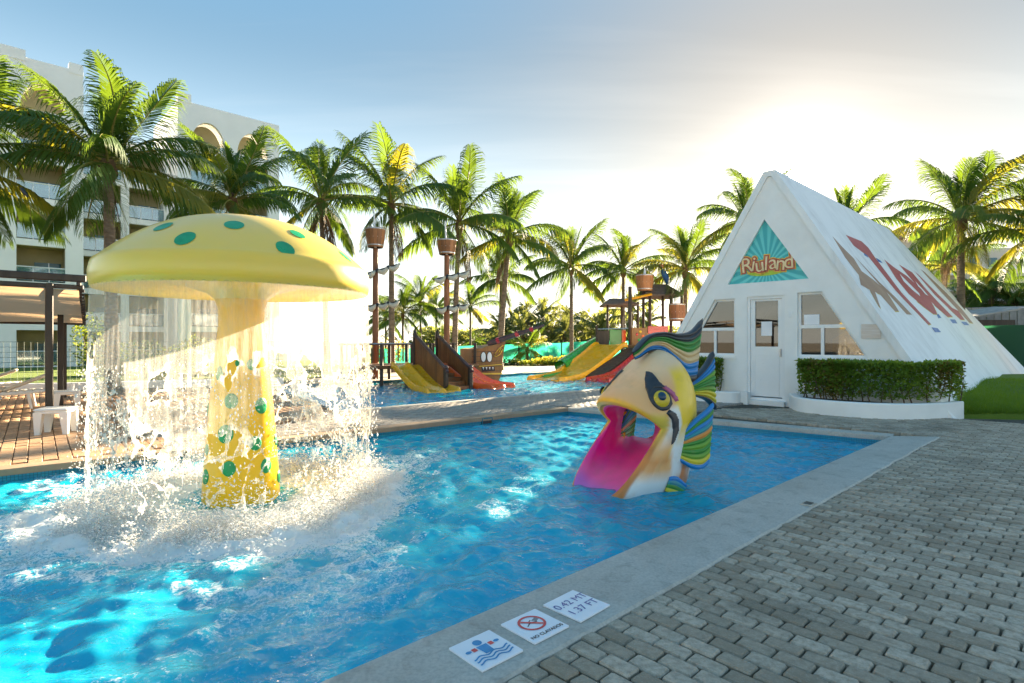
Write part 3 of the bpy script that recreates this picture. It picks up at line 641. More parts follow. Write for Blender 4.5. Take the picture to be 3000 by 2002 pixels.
# ---- falling water: a sheet that tears into a web of strands
def _fall():
    b = NB('falling_water'); op = b.attr('dens', 'Fac'); p = b.obj()
    n = b.noise(7, 4, .6, p, st=(5, 5, .35)); n2 = b.noise(40, 3, .6, p, st=(3, 3, .6)); nn = b.bump(b.m('ADD', n, b.m('MULTIPLY', n2, .6)), .02, .7)
    f = b.m('MULTIPLY', op, b.m('ADD', b.rng(n, .3, .7, .45, 1.15), b.rng(n2, .35, .7, -.12, .25)))
    f = b.m('MINIMUM', f, .93)
    tp = b.n('ShaderNodeBsdfTransparent'); tp.inputs[0].default_value = (1, .995, .98, 1)
    tl = b.n('ShaderNodeBsdfTranslucent'); tl.inputs[0].default_value = (.97, .96, .93, 1); b.set(tl.inputs['Normal'], nn)
    df = b.n('ShaderNodeBsdfDiffuse'); df.inputs[0].default_value = (.95, .95, .94, 1); b.set(df.inputs['Normal'], nn)
    gl = b.n('ShaderNodeBsdfGlossy'); gl.inputs['Roughness'].default_value = .12; b.set(gl.inputs['Normal'], nn)
    body = b.ms(.14, b.ms(.45, tl.outputs[0], df.outputs[0]), gl.outputs[0])
    return b.done(b.ms(f, tp.outputs[0], body))
M['fall'] = _fall()
def curtain():
    nt_, nz_ = 1150, 290; r = np.random.default_rng(5)
    th = np.linspace(0, 2*math.pi, nt_+1)[:-1]; zz = np.linspace(1.815, WZ-.02, nz_)
    arc = RC*2*math.pi; kd = kdtree.KDTree(4000); seeds = []
    for i in range(52):
        for j in range(13):
            a = (i+r.random()*.95)*arc/52; z = (j+r.random()*.95)*2.0/13
            for d in (-arc, 0, arc): 
                if -1 < a+d < arc+1: seeds.append((a+d, z, len(seeds), (i, j)))
    cid = {}
    for s_ in seeds: cid.setdefault(s_[3], r.random())
    for k, s_ in enumerate(seeds): kd.insert((s_[0], s_[1]*.72, 0), k)
    kd.balance()
    dens = np.zeros((nz_, nt_)); keep = np.zeros((nz_, nt_), bool)
    WX = vnoise(np.repeat(th[None]*RC, nz_, 0), np.repeat(zz[:, None], nt_, 1), 5, 21)-.5; WZn = vnoise(np.repeat(th[None]*RC, nz_, 0), np.repeat(zz[:, None], nt_, 1), 5, 22)-.5
    W2 = vnoise(np.repeat(th[None]*RC, nz_, 0), np.repeat(zz[:, None], nt_, 1), 17, 24)-.5; br = vnoise(np.repeat(th[None]*RC, nz_, 0), np.repeat(zz[:, None]*.5, nt_, 1), 9, 25)
    big = vnoise(np.repeat(th[None]*RC, nz_, 0), np.repeat(zz[:, None]*.6, nt_, 1), 1.6, 23)
    for i in range(nz_):
        h = (1.815-zz[i])/1.93                            # 0 at the rim, 1 at the pool
        for j in range(nt_):
            a = th[j]*RC+WX[i, j]*.16+W2[i, j]*.05; z = zz[i]+WZn[i, j]*.26
            f = kd.find_n((a % arc, z*.72, 0), 2); e = f[1][2]-f[0][2]; rnd = cid[seeds[f[0][1]][3]]
            openz = .20+.50*rnd**.8+(big[i, j]-.5)*.6     # this cell tears below this height fraction
            wgt = h-openz
            wdt = .075-.42*max(wgt, 0)+W2[i, j]*.02 if wgt > 0 else 9
            wdt = max(wdt, .0135)*(1.0 if h < .72 or br[i, j] > .30+.5*(h-.72) else 0)
            keep[i, j] = e < wdt
            base = .23-.0*h if wgt < 0 else .40
            dens[i, j] = base+(.42 if wgt > 0 and e > wdt*.40 else 0)
    jitter = vnoise(np.repeat(th[None]*RC, nz_, 0), np.repeat(zz[:, None], nt_, 1), 3.2, 31)-.5
    hh = ((1.815-zz)/1.93)[:, None]; rad = 1.150+.035*hh+jitter*.16*hh**1.6+.006*np.sin(th*97)[None]*(.3+hh)
    X = MUSH.x+rad*np.cos(th)[None]; Y = MUSH.y+rad*np.sin(th)[None]; Z = np.repeat(zz[:, None], nt_, 1)
    I = np.arange(nz_*nt_).reshape(nz_, nt_); J = np.roll(I, -1, 1)
    ok = keep[:-1]&keep[1:]&np.roll(keep, -1, 1)[:-1]&np.roll(keep, -1, 1)[1:]
    Q = np.stack([I[:-1], J[:-1], J[1:], I[1:]], -1)[ok]
    me = bpy.data.meshes.new('water_curtain'); o3 = Vector((MUSH.x, MUSH.y, WZ))
    me.from_pydata((np.stack([X, Y, Z], -1).reshape(-1, 3)-np.array(o3)).tolist(), [], Q.tolist()); vval(me, dens.ravel(), 'dens')
    bm = bmesh.new(); bm.from_mesh(me); bmesh.ops.delete(bm, geom=[v for v in bm.verts if not v.link_faces], context='VERTS'); bm.to_mesh(me); bm.free()
    me.materials.append(M['fall']); me.polygons.foreach_set('use_smooth', [True]*len(me.polygons))
    tag(link('water_curtain', me, None, o3), 'sheet of water falling from the rim of the yellow mushroom cap', 'water', kind='stuff')
curtain()
OCT = np.array([(1, 0, 0), (-1, 0, 0), (0, 1, 0), (0, -1, 0), (0, 0, 1), (0, 0, -1)], float); OF = np.array([(0, 2, 4), (2, 1, 4), (1, 3, 4), (3, 0, 4), (2, 0, 5), (1, 2, 5), (3, 1, 5), (0, 3, 5)])
def drops(name, P, rad, mat, label, org):
    n = len(P); V = (P[:, None, :]+OCT[None]*rad[:, None, :]-np.array(org)).reshape(-1, 3); Fc = (np.arange(n)[:, None, None]*6+OF[None]).reshape(-1, 3)
    me = bpy.data.meshes.new(name); me.from_pydata(V.tolist(), [], Fc.tolist()); me.materials.append(mat); me.polygons.foreach_set('use_smooth', [True]*len(me.polygons))
    return tag(link(name, me, None, org), label, 'water', kind='stuff')
def _foam():
    b = NB('white_foam'); d = b.bsdf((.92, .93, .93), .35, None, .5); tl = b.n('ShaderNodeBsdfTranslucent'); tl.inputs[0].default_value = (.95, .94, .92, 1); tp = b.n('ShaderNodeBsdfTransparent')
    return b.done(b.ms(.94, tp.outputs[0], b.ms(.5, d, tl.outputs[0])))
M['foam'] = _foam()
n = 8500; a = rng.random(n)*6.283; hz = rng.random(n)**.8*1.25; rr = 1.17+rng.normal(0, .045, n)+(1.25-hz)*.04*rng.normal(0, 1, n)
clus = vnoise(a*3, hz*2, 2.2, 41); sel = clus > .42; a, hz, rr = a[sel], hz[sel], rr[sel]; n = len(a)
P = np.stack([MUSH.x+rr*np.cos(a), MUSH.y+rr*np.sin(a), WZ+hz], -1); s_ = .0026+.006*rng.random(n)**2.5
drops('falling_drops', P, np.stack([s_, s_, s_*(1.1+1.5*rng.random(n))], -1), M['foam'], 'loose drops falling below the torn water sheet of the mushroom', (MUSH.x, MUSH.y, WZ))
n = 60000; a = rng.random(n)*6.283; rr = 1.15+rng.normal(0, .16, n)+.14*rng.exponential(.5, n); hz = rng.exponential(.05, n)*np.exp(-((rr-1.15)/.30)**2)*2.0
wob = vnoise(np.cos(a)*3+5, np.sin(a)*3+5, 1.0, 4)-.5; rr = rr+wob*.44
X = MUSH.x+rr*np.cos(a); Y = MUSH.y+rr*np.sin(a); keepn = vnoise(X, Y, 4.5, 51) > .34+.1*np.abs(rr-1.15); X, Y, hz, rr = X[keepn], Y[keepn], hz[keepn], rr[keepn]; n = len(X)
s_ = .0028+.0075*rng.random(n)**2.5
drops('splash_foam', np.stack([X, Y, WZ+.008+np.minimum(hz, .38)], -1), np.stack([s_*1.3, s_*1.3, s_*.8], -1), M['foam'], 'ring of white foam and splashing drops round the mushroom stem', (MUSH.x, MUSH.y, WZ))
# ================================================================== FISH SLIDE
fw = Vector((-.825, -.565, 0)).normalized(); fl = Vector((-fw.y, fw.x, 0))
fish = thing('fish_slide', 'painted fibreglass fish slide with wide open pink mouth in the pool', 'slide', (FISH.x, FISH.y, -.54))
fish.rotation_euler = (0, 0, math.atan2(fw.y, fw.x)); ORG[fish] = Vector((0, 0, -.42))      # local z = 0 at the waterline
T_ = [(.62, .83), (.66, .875), (.61, .945), (.46, 1.05), (.29, 1.19), (.12, 1.32), (-.04, 1.385), (-.22, 1.30), (-.37, 1.13), (-.48, .97), (-.55, .88)]
S_ = [(.30, .365, .60), (.295, .39, .60), (.26, .42, .60), (.20, .445, .62), (.12, .455, .64), (.02, .455, .66), (-.10, .43, .68), (-.22, .38, .70), (-.34, .29, .72), (-.46, .16, .76), (-.55, .04, .80)]
B_ = [(.96, -.06), (.97, -.11), (.93, -.17), (.80, -.22), (.60, -.24), (.40, -.25), (.16, -.25), (-.05, -.24), (-.22, -.15), (-.42, .25), (-.55, .74)]
IT = [(-.27, .84), (-.15, .88), (.05, .88), (.3, .86), (.50, .80), (.575, .825)]
IS = [(-.24, .21, .60), (-.14, .26, .60), (.02, .30, .60), (.17, .325, .60), (.28, .335, .60), (.295, .35, .60)]
IB = [(-.24, .36), (-.12, .33), (.08, .25), (.42, .12), (.78, -.01), (.93, -.055)]
IY = [-.40, -.27, -.13, -.03, 0, 0]                       # the run bends in from the fish's far flank
def spl(P, n):                                            # resample control rows with a Catmull-Rom spline
    P = np.array(P, float); k = len(P); out = []
    for t in np.linspace(0, k-1, n):
        i = min(int(t), k-2); f = t-i; p0, p1, p2, p3 = P[max(i-1, 0)], P[i], P[i+1], P[min(i+2, k-1)]
        out.append(.5*((2*p1)+(-p0+p2)*f+(2*p0-5*p1+4*p2-p3)*f*f+(-p0+3*p1-3*p2+p3)*f**3))
    return np.array(out)
def rings(T, S, B, n, m=72, up=.92, lo=.55):
    T, S_2, B = spl(T, n), spl(S, n), spl(B, n); rows = []
    for t, s_, b in zip(T, S_2, B):
        row = []
        for j in range(m):
            ph = 2*math.pi*j/m; c, sn = math.cos(ph), math.sin(ph); e = up if c > 0 else lo
            k = abs(c)**e; y = s_[1]*abs(sn)**e*(1 if sn >= 0 else -1); q = t if c > 0 else b
            row.append((s_[0]+(q[0]-s_[0])*k, y, s_[2]+(q[1]-s_[2])*k))
        rows.append(row)
    return rows
outer = rings(T_, S_, B_, 60); inner = rings(IT, IS, IB, 34); iy = np.interp(np.linspace(0, 5, 34), range(6), IY)
inner = [[(p[0], p[1]+iy[k], p[2]) for p in row] for k, row in enumerate(inner)]
fb = MB(); fb.grid(outer, True); fb.grid(inner+[outer[0]], True)
fv = fb.v; kf = [k for k, f in enumerate(fb.f) if not (max(f) < 60*72 and np.mean([fv[i][1] for i in f]) < -.1 and -.47 < np.mean([fv[i][0] for i in f]) < .0 and .36 < np.mean([fv[i][2] for i in f]) < .83)]
fb.f = [fb.f[k] for k in kf]; fb.m = [0]*len(kf)
bme = fb.mesh('fish_body', None, smooth='all', fix=False)
co = np.zeros(len(bme.vertices)*3); bme.vertices.foreach_get('co', co); co = co.reshape(-1, 3)
bme.materials.clear()
x, y, z = co.T; m = 72; idx = np.arange(len(co))//m; ninner = idx >= 60
nzv = vnoise(x*1.0+3, z+3, 3.0, 61)-.5; nz2 = vnoise(x+y, z, 9.0, 62)-.5
c_cream = np.array((.86, .44, .16)); c_pale = np.array((.84, .57, .32)); c_yel = np.array((.90, .58, .008)); c_white = np.array((.82, .80, .76)); c_lip = np.array((.86, .42, .02)); c_org = np.array((.58, .19, .03)); c_mag = np.array((.84, .012, .30)); c_purp = np.array((.55, .16, .55)); c_pink = np.array((.88, .20, .42))
def sm(v, a, b_): t = np.clip((v-a)/(b_-a), 0, 1); return (t*t*(3-2*t))[:, None]
colr = c_cream+(c_pale-c_cream)*sm(z+nzv*.3, .95, 1.35)
# yellow flank behind the eye
ye = sm(-(x-(.20+.08*np.sin(z*4)))+nzv*.02, -.02, .05)*sm(z, .35, .42)*sm(-z+1.27-.2*np.abs(x+.1)+nzv*.06, 0, .12)*sm(x, -.47, -.40)
colr = colr+(c_yel-colr)*ye
# white gill band sweeping from the eye to the belly
wb = sm(x-(.06+.14*np.clip(z-.25, 0, 1)), -.03, .0)*sm(-(x-(.25+.02*z))+.0, -.02, .03)*sm(-z, -.86, -.78)
wb = np.maximum(wb, sm(-z+nzv*.12, -.24, -.10)); colr = colr+(c_white-colr)*wb
rimn = idx/59.0
lipm = np.where(idx < 60, np.clip(1-(idx-0)/11.0, 0, 1), 0)
lt = sm(lipm, .05, .35)*sm(z, .48, .60); colr = colr+(c_lip*(1+.25*nz2[:, None])-colr)*lt
cheek = sm(x, .24, .30)*sm(z, .50, .56)*sm(-z, -.80, -.70)*sm(np.abs(y), .33, .38); colr = colr+(np.array((.72, .50, .06))-colr)*cheek
jl = sm(lipm+nzv*1.2+nz2*.6, .0, .35)*sm(-z, -.56, -.46); colr = colr+(c_org*(1+.8*nz2[:, None])-colr)*jl
ins = c_mag+(c_pink-c_mag)*sm(-z+nzv*.25, -.30, -.12)*.6; ins = ins+(c_purp-ins)*sm(x+nzv*.25, .62, .86)*sm(-z, -.16, -.05)
colr = np.where(ninner[:, None], ins, colr)
edge = (idx >= 60+32); colr = np.where(edge[:, None]&(z[:, None] > .5), c_lip*.9, colr)
colr = np.clip(colr*(1+.10*nz2[:, None]), 0, 1)
vcol(bme, colr)
def paintmat(nm, rough=.36):
    b = NB(nm); c = b.attr('paint'); n = b.noise(22, 5, .7); n2 = b.noise(5, 5, .65); col = b.mix(b.rng(n2, .5, .75, 0, .28), c, (.35, .22, .12))
    return b.done(b.bsdf(col, b.rng(n2, .3, .7, rough-.08, rough+.2), b.bump(n, .006, .22), Coat_Weight=.2, Coat_Roughness=.2))
M['fishpaint'] = paintmat('hand_painted_fibreglass'); bme.materials.append(M['fishpaint'])
body = link('body', bme, fish, (0, 0, .42)); ORG[body] = Vector((0, 0, 0))
bv = BVHTree.FromPolygons([tuple(p) for p in co], [tuple(p.vertices) for p in bme.polygons])
def patch(name, poly, mat, side=1, off=.006, step=.010, dome=0.0, smooth_in=True):    # paint or raised shape that follows the flank
    P = np.array(poly); lo = P.min(0); hi = P.max(0); nx = max(3, int((hi[0]-lo[0])/step)); nz_ = max(3, int((hi[1]-lo[1])/step))
    bm = bmesh.new(); f = bm.faces.new([bm.verts.new((p[0], 0, p[1])) for p in poly])
    for k in range(1, nx): bmesh.ops.bisect_plane(bm, geom=bm.verts[:]+bm.edges[:]+bm.faces[:], plane_co=(lo[0]+(hi[0]-lo[0])*k/nx, 0, 0), plane_no=(1, 0, 0))
    for k in range(1, nz_): bmesh.ops.bisect_plane(bm, geom=bm.verts[:]+bm.edges[:]+bm.faces[:], plane_co=(0, 0, lo[1]+(hi[1]-lo[1])*k/nz_), plane_no=(0, 0, 1))
    for v in bm.verts:
        h, nn, i, d = bv.ray_cast(Vector((v.co.x, side*1.5, v.co.z)), Vector((0, -side, 0)))
        if h is None: h, nn, i, d = bv.find_nearest(Vector((v.co.x, side*.3, v.co.z)))
        b_ = v.is_boundary; v.co = h+nn*(.001 if b_ and dome else off)+nn*(0 if b_ else dome)
    bmesh.ops.triangulate(bm, faces=[f for f in bm.faces if len(f.verts) > 4])
    me = bpy.data.meshes.new(name); bm.to_mesh(me); bm.free(); me.materials.append(mat); me.polygons.foreach_set('use_smooth', [True]*len(me.polygons))
    return link(name, me, fish, (0, 0, .42))
M['fblack'] = pm('fish_black_paint', (.022, .024, .028), (.05, .05, .055), 7, .4, .15); M['fiblue'] = pm('fish_pupil', (.01, .05, .10), None, 8, .2); M['fiyel'] = pm('fish_iris', (.72, .50, .02), (.60, .42, .03), 9, .3); M['fpink'] = pm('fish_pink_lid', (.55, .12, .24), (.35, .08, .16), 9, .4)
EX, EZ = .315, .90
for sd in (1, -1):
    patch('eye_outline', ell(EX, EZ, .112, .112, 32), M['fblack'], sd, .006, .012, .012)
    eh, en, _, _ = bv.ray_cast(Vector((EX, sd*1.5, EZ)), Vector((0, -sd, 0)))
    def ball_disc(nm, c, nn, r, h, mat, par=fish):
        t1 = nn.cross(Vector((0, 0, 1))).normalized(); t2 = nn.cross(t1); n = 24; rows = []
        for i in range(8):
            a = math.pi/2*i/7; rows.append([tuple(c+nn*(h*math.cos(a))+(t1*math.cos(2*math.pi*j/n)+t2*math.sin(2*math.pi*j/n))*r*math.sin(a)) for j in range(n)])
        mb = MB(); mb.grid(rows, True); me = mb.mesh(nm, mat, smooth='all'); return link(nm, me, par, (0, 0, .42))
    ball_disc('eye_iris', eh+en*.012, en, .086, .045, M['fiyel']); ball_disc('eye_pupil', eh+en*.050+Vector((.02, 0, .018)), en, .044, .022, M['fiblue'])
    patch('eye_brow', [(EX+.11, EZ+.02), (EX+.085, EZ+.11), (EX+.035, EZ+.19), (EX-.03, EZ+.265), (EX-.05, EZ+.25), (EX-.05, EZ+.19), (EX-.065, EZ+.14), (EX-.085, EZ+.10), (EX+.02, EZ+.10)], M['fblack'], sd, .008, .012, .012)
    patch('eye_lid', [(EX+.03, EZ+.165), (EX-.05, EZ+.155), (EX-.14, EZ+.09), (EX-.20, EZ-.02), (EX-.15, EZ-.03), (EX-.10, EZ+.06), (EX-.03, EZ+.118)], M['fpink'], sd, .008, .02, .01)
    patch('gill_stripe', [(EX-.06, EZ-.10), (EX-.02, EZ-.135), (EX-.075, EZ-.20), (EX-.095, EZ-.30), (EX-.055, EZ-.45), (EX-.095, EZ-.42), (EX-.155, EZ-.32), (EX-.165, EZ-.22), (EX-.125, EZ-.14)], M['fblack'], sd, .007, .012, .012)
FC = {'k': (.03, .032, .036), 'g': (.035, .24, .02), 'l': (.16, .36, .02), 'c': (.72, .50, .24), 'b': (.01, .20, .52), 'y': (.68, .55, .02), 'o': (.70, .26, .03), 't': (.02, .26, .30)}
def fin(name, lower, upper, bands, thick=.03, ridges=None, nu=40, per=8, ysign=0, base=None):
    lo = spl(lower, nu); up_ = spl(upper, nu); nb = len(bands); nv = nb*per+1; rows = {1: [], -1: []}; cols = {1: [], -1: []}
    for i in range(nu):
        for sgn in (1, -1):
            row = []; cr = []
            for j in range(nv):
                t = j/(nv-1); p = lo[i]+(up_[i]-lo[i])*t; ph = (t*nb) % 1
                th = thick*(.45+.55*abs(math.sin(math.pi*ph))**.6)*min(1, .2+min(i, nu-1-i)/3)
                if j in (0, nv-1): th *= .3
                row.append((p[0], p[1]+sgn*th, p[2])); cr.append(FC[bands[min(int(t*nb), nb-1)]])
            rows[sgn].append(row); cols[sgn].append(cr)
    mb = MB(); mb.grid(rows[1]); mb.grid([r_[::-1] for r_ in rows[-1]]); 
    k = nu*nv
    for i in range(nu-1): mb.f += [(i*nv, (i+1)*nv, k+(i+1)*nv+nv-1, k+i*nv+nv-1), (i*nv+nv-1, k+i*nv, k+(i+1)*nv, (i+1)*nv+nv-1)]; mb.m += [0, 0]
    me = mb.mesh(name, M['fishpaint'], smooth='all'); cc_ = np.array([c for r_ in cols[1] for c in r_]+[c for r_ in cols[-1] for c in r_[::-1]]); vcol(me, cc_)
    return link(name, me, fish, (0, 0, .42))
fin('dorsal_fin', [(.28, 0, 1.28), (.08, 0, 1.36), (-.12, 0, 1.34), (-.30, 0, 1.20), (-.48, 0, 1.04), (-.72, 0, 1.02)], [(.32, 0, 1.36), (.10, 0, 1.53), (-.14, 0, 1.575), (-.40, 0, 1.56), (-.64, 0, 1.60), (-.83, 0, 1.74)], 'kbbccggkk', .042)
fin('tail_fin', [(-.50, 0, .86), (-.68, 0, .84), (-.90, 0, .78), (-1.06, 0, .66)], [(-.50, 0, .98), (-.68, 0, 1.06), (-.88, 0, 1.20), (-1.02, 0, 1.36)], 'kyylgglbbk', .045)
for sd in (1, -1):
    fin('pectoral_fin', [(.12, sd*.43, .28), (-.00, sd*.475, .20), (-.12, sd*.51, .18), (-.22, sd*.53, .24)], [(.04, sd*.44, .58), (-.10, sd*.48, .70), (-.22, sd*.51, .78), (-.32, sd*.51, .84)], 'bylglgotbgb', .028)
    fin('belly_fin', [(.34, sd*.42, -.06), (.28, sd*.47, -.10), (.20, sd*.52, -.10)], [(.27, sd*.44, .14), (.20, sd*.48, .14), (.12, sd*.53, .06)], 'ykygtb', .016)
# sunken plinth and ladder behind
MB().lathe([(.10, -.16), (.45, -.18), (.62, -.24), (.70, -.34), (.72, -.42)], 40, (-.12, .22, 0)).build('plinth', pm('dark_green_plinth', (.008, .10, .06), (.01, .04, .03), 4, .6, .4, 14, .02), fish, smooth='all')  # mottled dark green dome below the waterline
for k in range(3): MB().cbox((-.26, -.52-.15*(2-k), -.2+.2*k), (.44, .16, .05), .01).build('step', M['mstem'], fish)

# ================================================================== HUT
sc0, slope, zap, ztop = .10, 1.65, 5.20, 5.03
def half(z): return (zap-z)/slope
def FP(s, z, d=0.0): return Vector((HO.x+HE.x*s+HR.x*d, HO.y+HE.y*s+HR.y*d, z))
def face(px, py, d=0.0):                                  # photo point on the hut's front
    dx = (px-CX)/F; dz = -(py-CY)/F; Y = (HO.dot(HR)+d)/(dx*HR.x+HR.y); p = Vector((dx*Y, Y)); return ((p-HO).dot(HE), H+dz*Y)
def roofpt(px, py):                                       # photo point on the right roof slope -> (depth t, height z)
    dx = (px-CX)/F; dz = -(py-CY)/F; de = dx*HE.x+HE.y; Y = (HO.dot(HE)+sc0+(zap-H)/slope)/(de+dz/slope); p = Vector((dx*Y, Y)); return ((p-HO).dot(HR), H+dz*Y)
def RP(t, z, off=0.0): 
    nx = slope/math.hypot(1, slope); nz_ = 1/math.hypot(1, slope); return FP(sc0+half(z)+nx*off, z+nz_*off, t)
hut = thing('a_frame_hut', 'white A frame hut with painted roof and teal gable sign', 'hut', (HO.x, HO.y, 0))
TR, TB = 9.2, 16.5                                        # ridge end and far foot
tri = [(sc0-half(-.05), -.05), (sc0+half(-.05), -.05), (sc0+half(ztop), ztop), (sc0-half(ztop), ztop)]
sg = [face(2131.6, 838), face(2369, 812.5), face(2239, 643)]
z0 = (sg[0][1]+sg[1][1])/2; sg = [(sg[0][0], z0), (sg[1][0], z0), (sg[2][0], sg[2][1])]
zt = face(2240, 868)[1]; dl, drr = face(2188, 1100)[0], face(2299, 1100)[0]
wr_t = face(2370, 856)[1]; wr_b = face(2440, 1048)[1]; wr_l = face(2336, 950)[0]; wr_tr = face(2407, 855)[0]; wr_br = face(2545, 1045)[0]
wl_t = face(2120, 877)[1]; wl_b = wr_b; wl_r = face(2153, 950)[0]; wl_tl = face(2093, 878)[0]; wl_bl = wl_tl-(wl_t-wl_b)/slope
door_l = [(dl, .06), (drr, .06), (drr, zt), (dl, zt)]
win_r = [(wr_l, wr_b), (wr_br, wr_b), (wr_tr, wr_t), (wr_l, wr_t)]; win_l = [(wl_bl, wl_b), (wl_r, wl_b), (wl_r, wl_t), (wl_tl, wl_t)]
wm_ = MB(); wm_.slab([tri, sg, door_l, win_r, win_l], lambda a, b, d: FP(a, b, d), .16); wm_.build('front_wall', M['white'], hut)
def quad(m, *p): m.add(p, [tuple(range(len(p)))])
# roof: thick slopes, a narrow flat ridge, sloping far end
hb, ht = half(-.05), half(ztop); ov = -.04
for sgn, nm in ((1, 'roof_slope'), (-1, 'roof_slope')):
    m = MB(); th = .14
    o_ = [FP(sc0+sgn*(hb+.02), -.05, ov), FP(sc0+sgn*(ht+.02), ztop+.02, ov), FP(sc0+sgn*(ht+.02), ztop+.02, TR), FP(sc0+sgn*(hb+.02), -.05, TB)]
    i_ = [FP(sc0+sgn*(hb-th), -.05, ov), FP(sc0+sgn*(ht-th*.6), ztop-.06, ov), FP(sc0+sgn*(ht-th*.6), ztop-.06, TR), FP(sc0+sgn*(hb-th), -.05, TB-.2)]
    m.add(o_+i_, [(0, 1, 2, 3), (7, 6, 5, 4), (0, 4, 5, 1), (1, 5, 6, 2), (2, 6, 7, 3), (3, 7, 4, 0)]); m.build(nm, M['roofwhite'], hut)
m = MB(); m.add([FP(sc0-ht, ztop+.02, ov-.003), FP(sc0+ht, ztop+.02, ov-.003), FP(sc0+ht, ztop+.02, TR), FP(sc0-ht, ztop+.02, TR), FP(sc0-ht, ztop-.1, ov-.003), FP(sc0+ht, ztop-.1, ov-.003), FP(sc0+ht, ztop-.1, TR), FP(sc0-ht, ztop-.1, TR)], [(0, 1, 2, 3), (7, 6, 5, 4), (0, 4, 5, 1), (1, 5, 6, 2), (2, 6, 7, 3), (3, 7, 4, 0)]); m.build('ridge_cap', M['roofwhite'], hut)
m = MB(); quad(m, FP(sc0-hb, -.05, TB), FP(sc0+hb, -.05, TB), FP(sc0+ht, ztop, TR+.02), FP(sc0-ht, ztop, TR+.02)); m.build('rear_wall', M['roofwhite'], hut, fix=False)
# room inside
M['inwall'] = pm('cream_interior', (.42, .33, .22), (.34, .26, .17), 2, .8); M['infloor'] = pm('interior_floor', (.28, .22, .17), None, 3, .6); M['bright'] = pm('bright_yellow', (.85, .55, .02), None, 3, .5)
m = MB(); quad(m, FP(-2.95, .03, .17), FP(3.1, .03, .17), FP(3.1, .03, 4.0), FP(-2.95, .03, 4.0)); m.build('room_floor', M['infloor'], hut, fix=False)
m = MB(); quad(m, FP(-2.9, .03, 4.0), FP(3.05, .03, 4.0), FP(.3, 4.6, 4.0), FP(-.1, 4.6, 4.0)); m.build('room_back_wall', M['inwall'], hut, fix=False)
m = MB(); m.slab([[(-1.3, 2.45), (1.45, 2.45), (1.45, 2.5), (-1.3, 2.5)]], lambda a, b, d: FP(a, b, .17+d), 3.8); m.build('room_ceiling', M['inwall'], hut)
m = MB(); m.slab([[(1.2, .9), (2.2, .9), (1.95, 1.4), (1.6, 1.65), (1.2, 1.4)]], lambda a, b, q: FP(a, b, .45+q), .3); m.build('yellow_reflection_stand_in', M['bright'], hut)  # added yellow shape standing in for the mushroom mirrored in the pane
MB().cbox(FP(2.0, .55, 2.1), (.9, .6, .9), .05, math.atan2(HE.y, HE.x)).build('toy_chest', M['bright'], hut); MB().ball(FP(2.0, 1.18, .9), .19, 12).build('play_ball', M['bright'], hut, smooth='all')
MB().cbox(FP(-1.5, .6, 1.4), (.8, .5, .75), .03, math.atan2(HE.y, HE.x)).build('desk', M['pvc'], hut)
# gable sign
def _sign():
    b = NB('teal_sunburst_print'); sp = b.n('ShaderNodeSeparateXYZ'); b.set(sp.inputs[0], b.attr('sz', 'Vector'))
    an = b.m('ARCTAN2', sp.outputs[1], sp.outputs[0]); wv = b.m('SINE', b.m('MULTIPLY', an, 26.0))
    col = b.mix(b.rng(wv, -.4, .6), (.03, .40, .42), (.12, .60, .58)); return b.done(b.bsdf(col, .4))
m = MB(); dsg = .06; m.slab([sg], lambda a, b, d: FP(a, b, dsg+d), .03); so_ = m.build('gable_sign', _sign(), hut)
cxs = (sg[0][0]+sg[1][0])/2; at = so_.data.attributes.new('sz', 'FLOAT_VECTOR', 'POINT'); vv = []
for v in so_.data.vertices: p = v.co+Vector((HO.x, HO.y, 0)); vv += [(p.xy-HO).dot(HE)-cxs, p.z-(z0+.35), 0]
at.data.foreach_set('vector', vv); ORG[so_] = ORG[hut]
def face_shape(name, poly, d, mat, par, th=.012): m = MB(); m.slab([poly], lambda a, b, q: FP(a, b, d+q), -th if False else th); return m.build(name, mat, par)
wsg = sg[1][0]-sg[0][0]
M['lime'] = pm('lime_print', (.45, .62, .03), None, 5, .4, 0); M['ltr'] = pm('letter_cream', (.85, .70, .42), (.80, .55, .25), 6, .4, 0); M['ltr2'] = pm('letter_red_outline', (.55, .10, .05), None, 6, .4, 0); M['gold'] = pm('gold_print', (.85, .52, .06), None, 5, .4, 0)
face_shape('lime_swoosh', [(cxs+p[0], p[1]) for p in ell(0, z0+.13*wsg, .24*wsg, .05*wsg, 28, .03)], dsg-.006, M['lime'], so_, .004)
mF = Matrix((( HE.x, 0, -HR.x, 0), (HE.y, 0, -HR.y, 0), (0, 1, 0, 0), (0, 0, 0, 1)))   # text x -> along face, y -> up, z -> outwards
def face_text(txt, s, z, size, d, mat, par, bold=0, rot=0.0):
    me = text_mesh(txt, size, mat, .003, 'CENTER', bold); ob = link('lettering', me, par); p = FP(s, z, d)-ORG[par]
    ob.matrix_local = Matrix.Translation(p) @ mF @ Matrix.Rotation(rot, 4, 'Z'); return ob
letters = 'Riuland'; adv = [.13, .075, .105, .085, .11, .11, .11]; tot = sum(adv); xx = -tot/2
for i, (ch, w_) in enumerate(zip(letters, adv)):
    xx += w_/2; rt = (.10, -.16, .12, -.06, .10, -.10, .04)[i]; s_ = cxs+xx*wsg*.86; zz_ = z0+(.225+.012*math.sin(i*2.1)+.0*i)*wsg
    for bold, mat, dd_ in ((.050, M['gold'], .010), (.030, M['ltr2'], .016), (.0, M['ltr'], .022)): face_text(ch, s_, zz_, .27*wsg*(1.0 if i in (0,) else .95), dsg-dd_, mat, so_, bold, rt)
    xx += w_/2
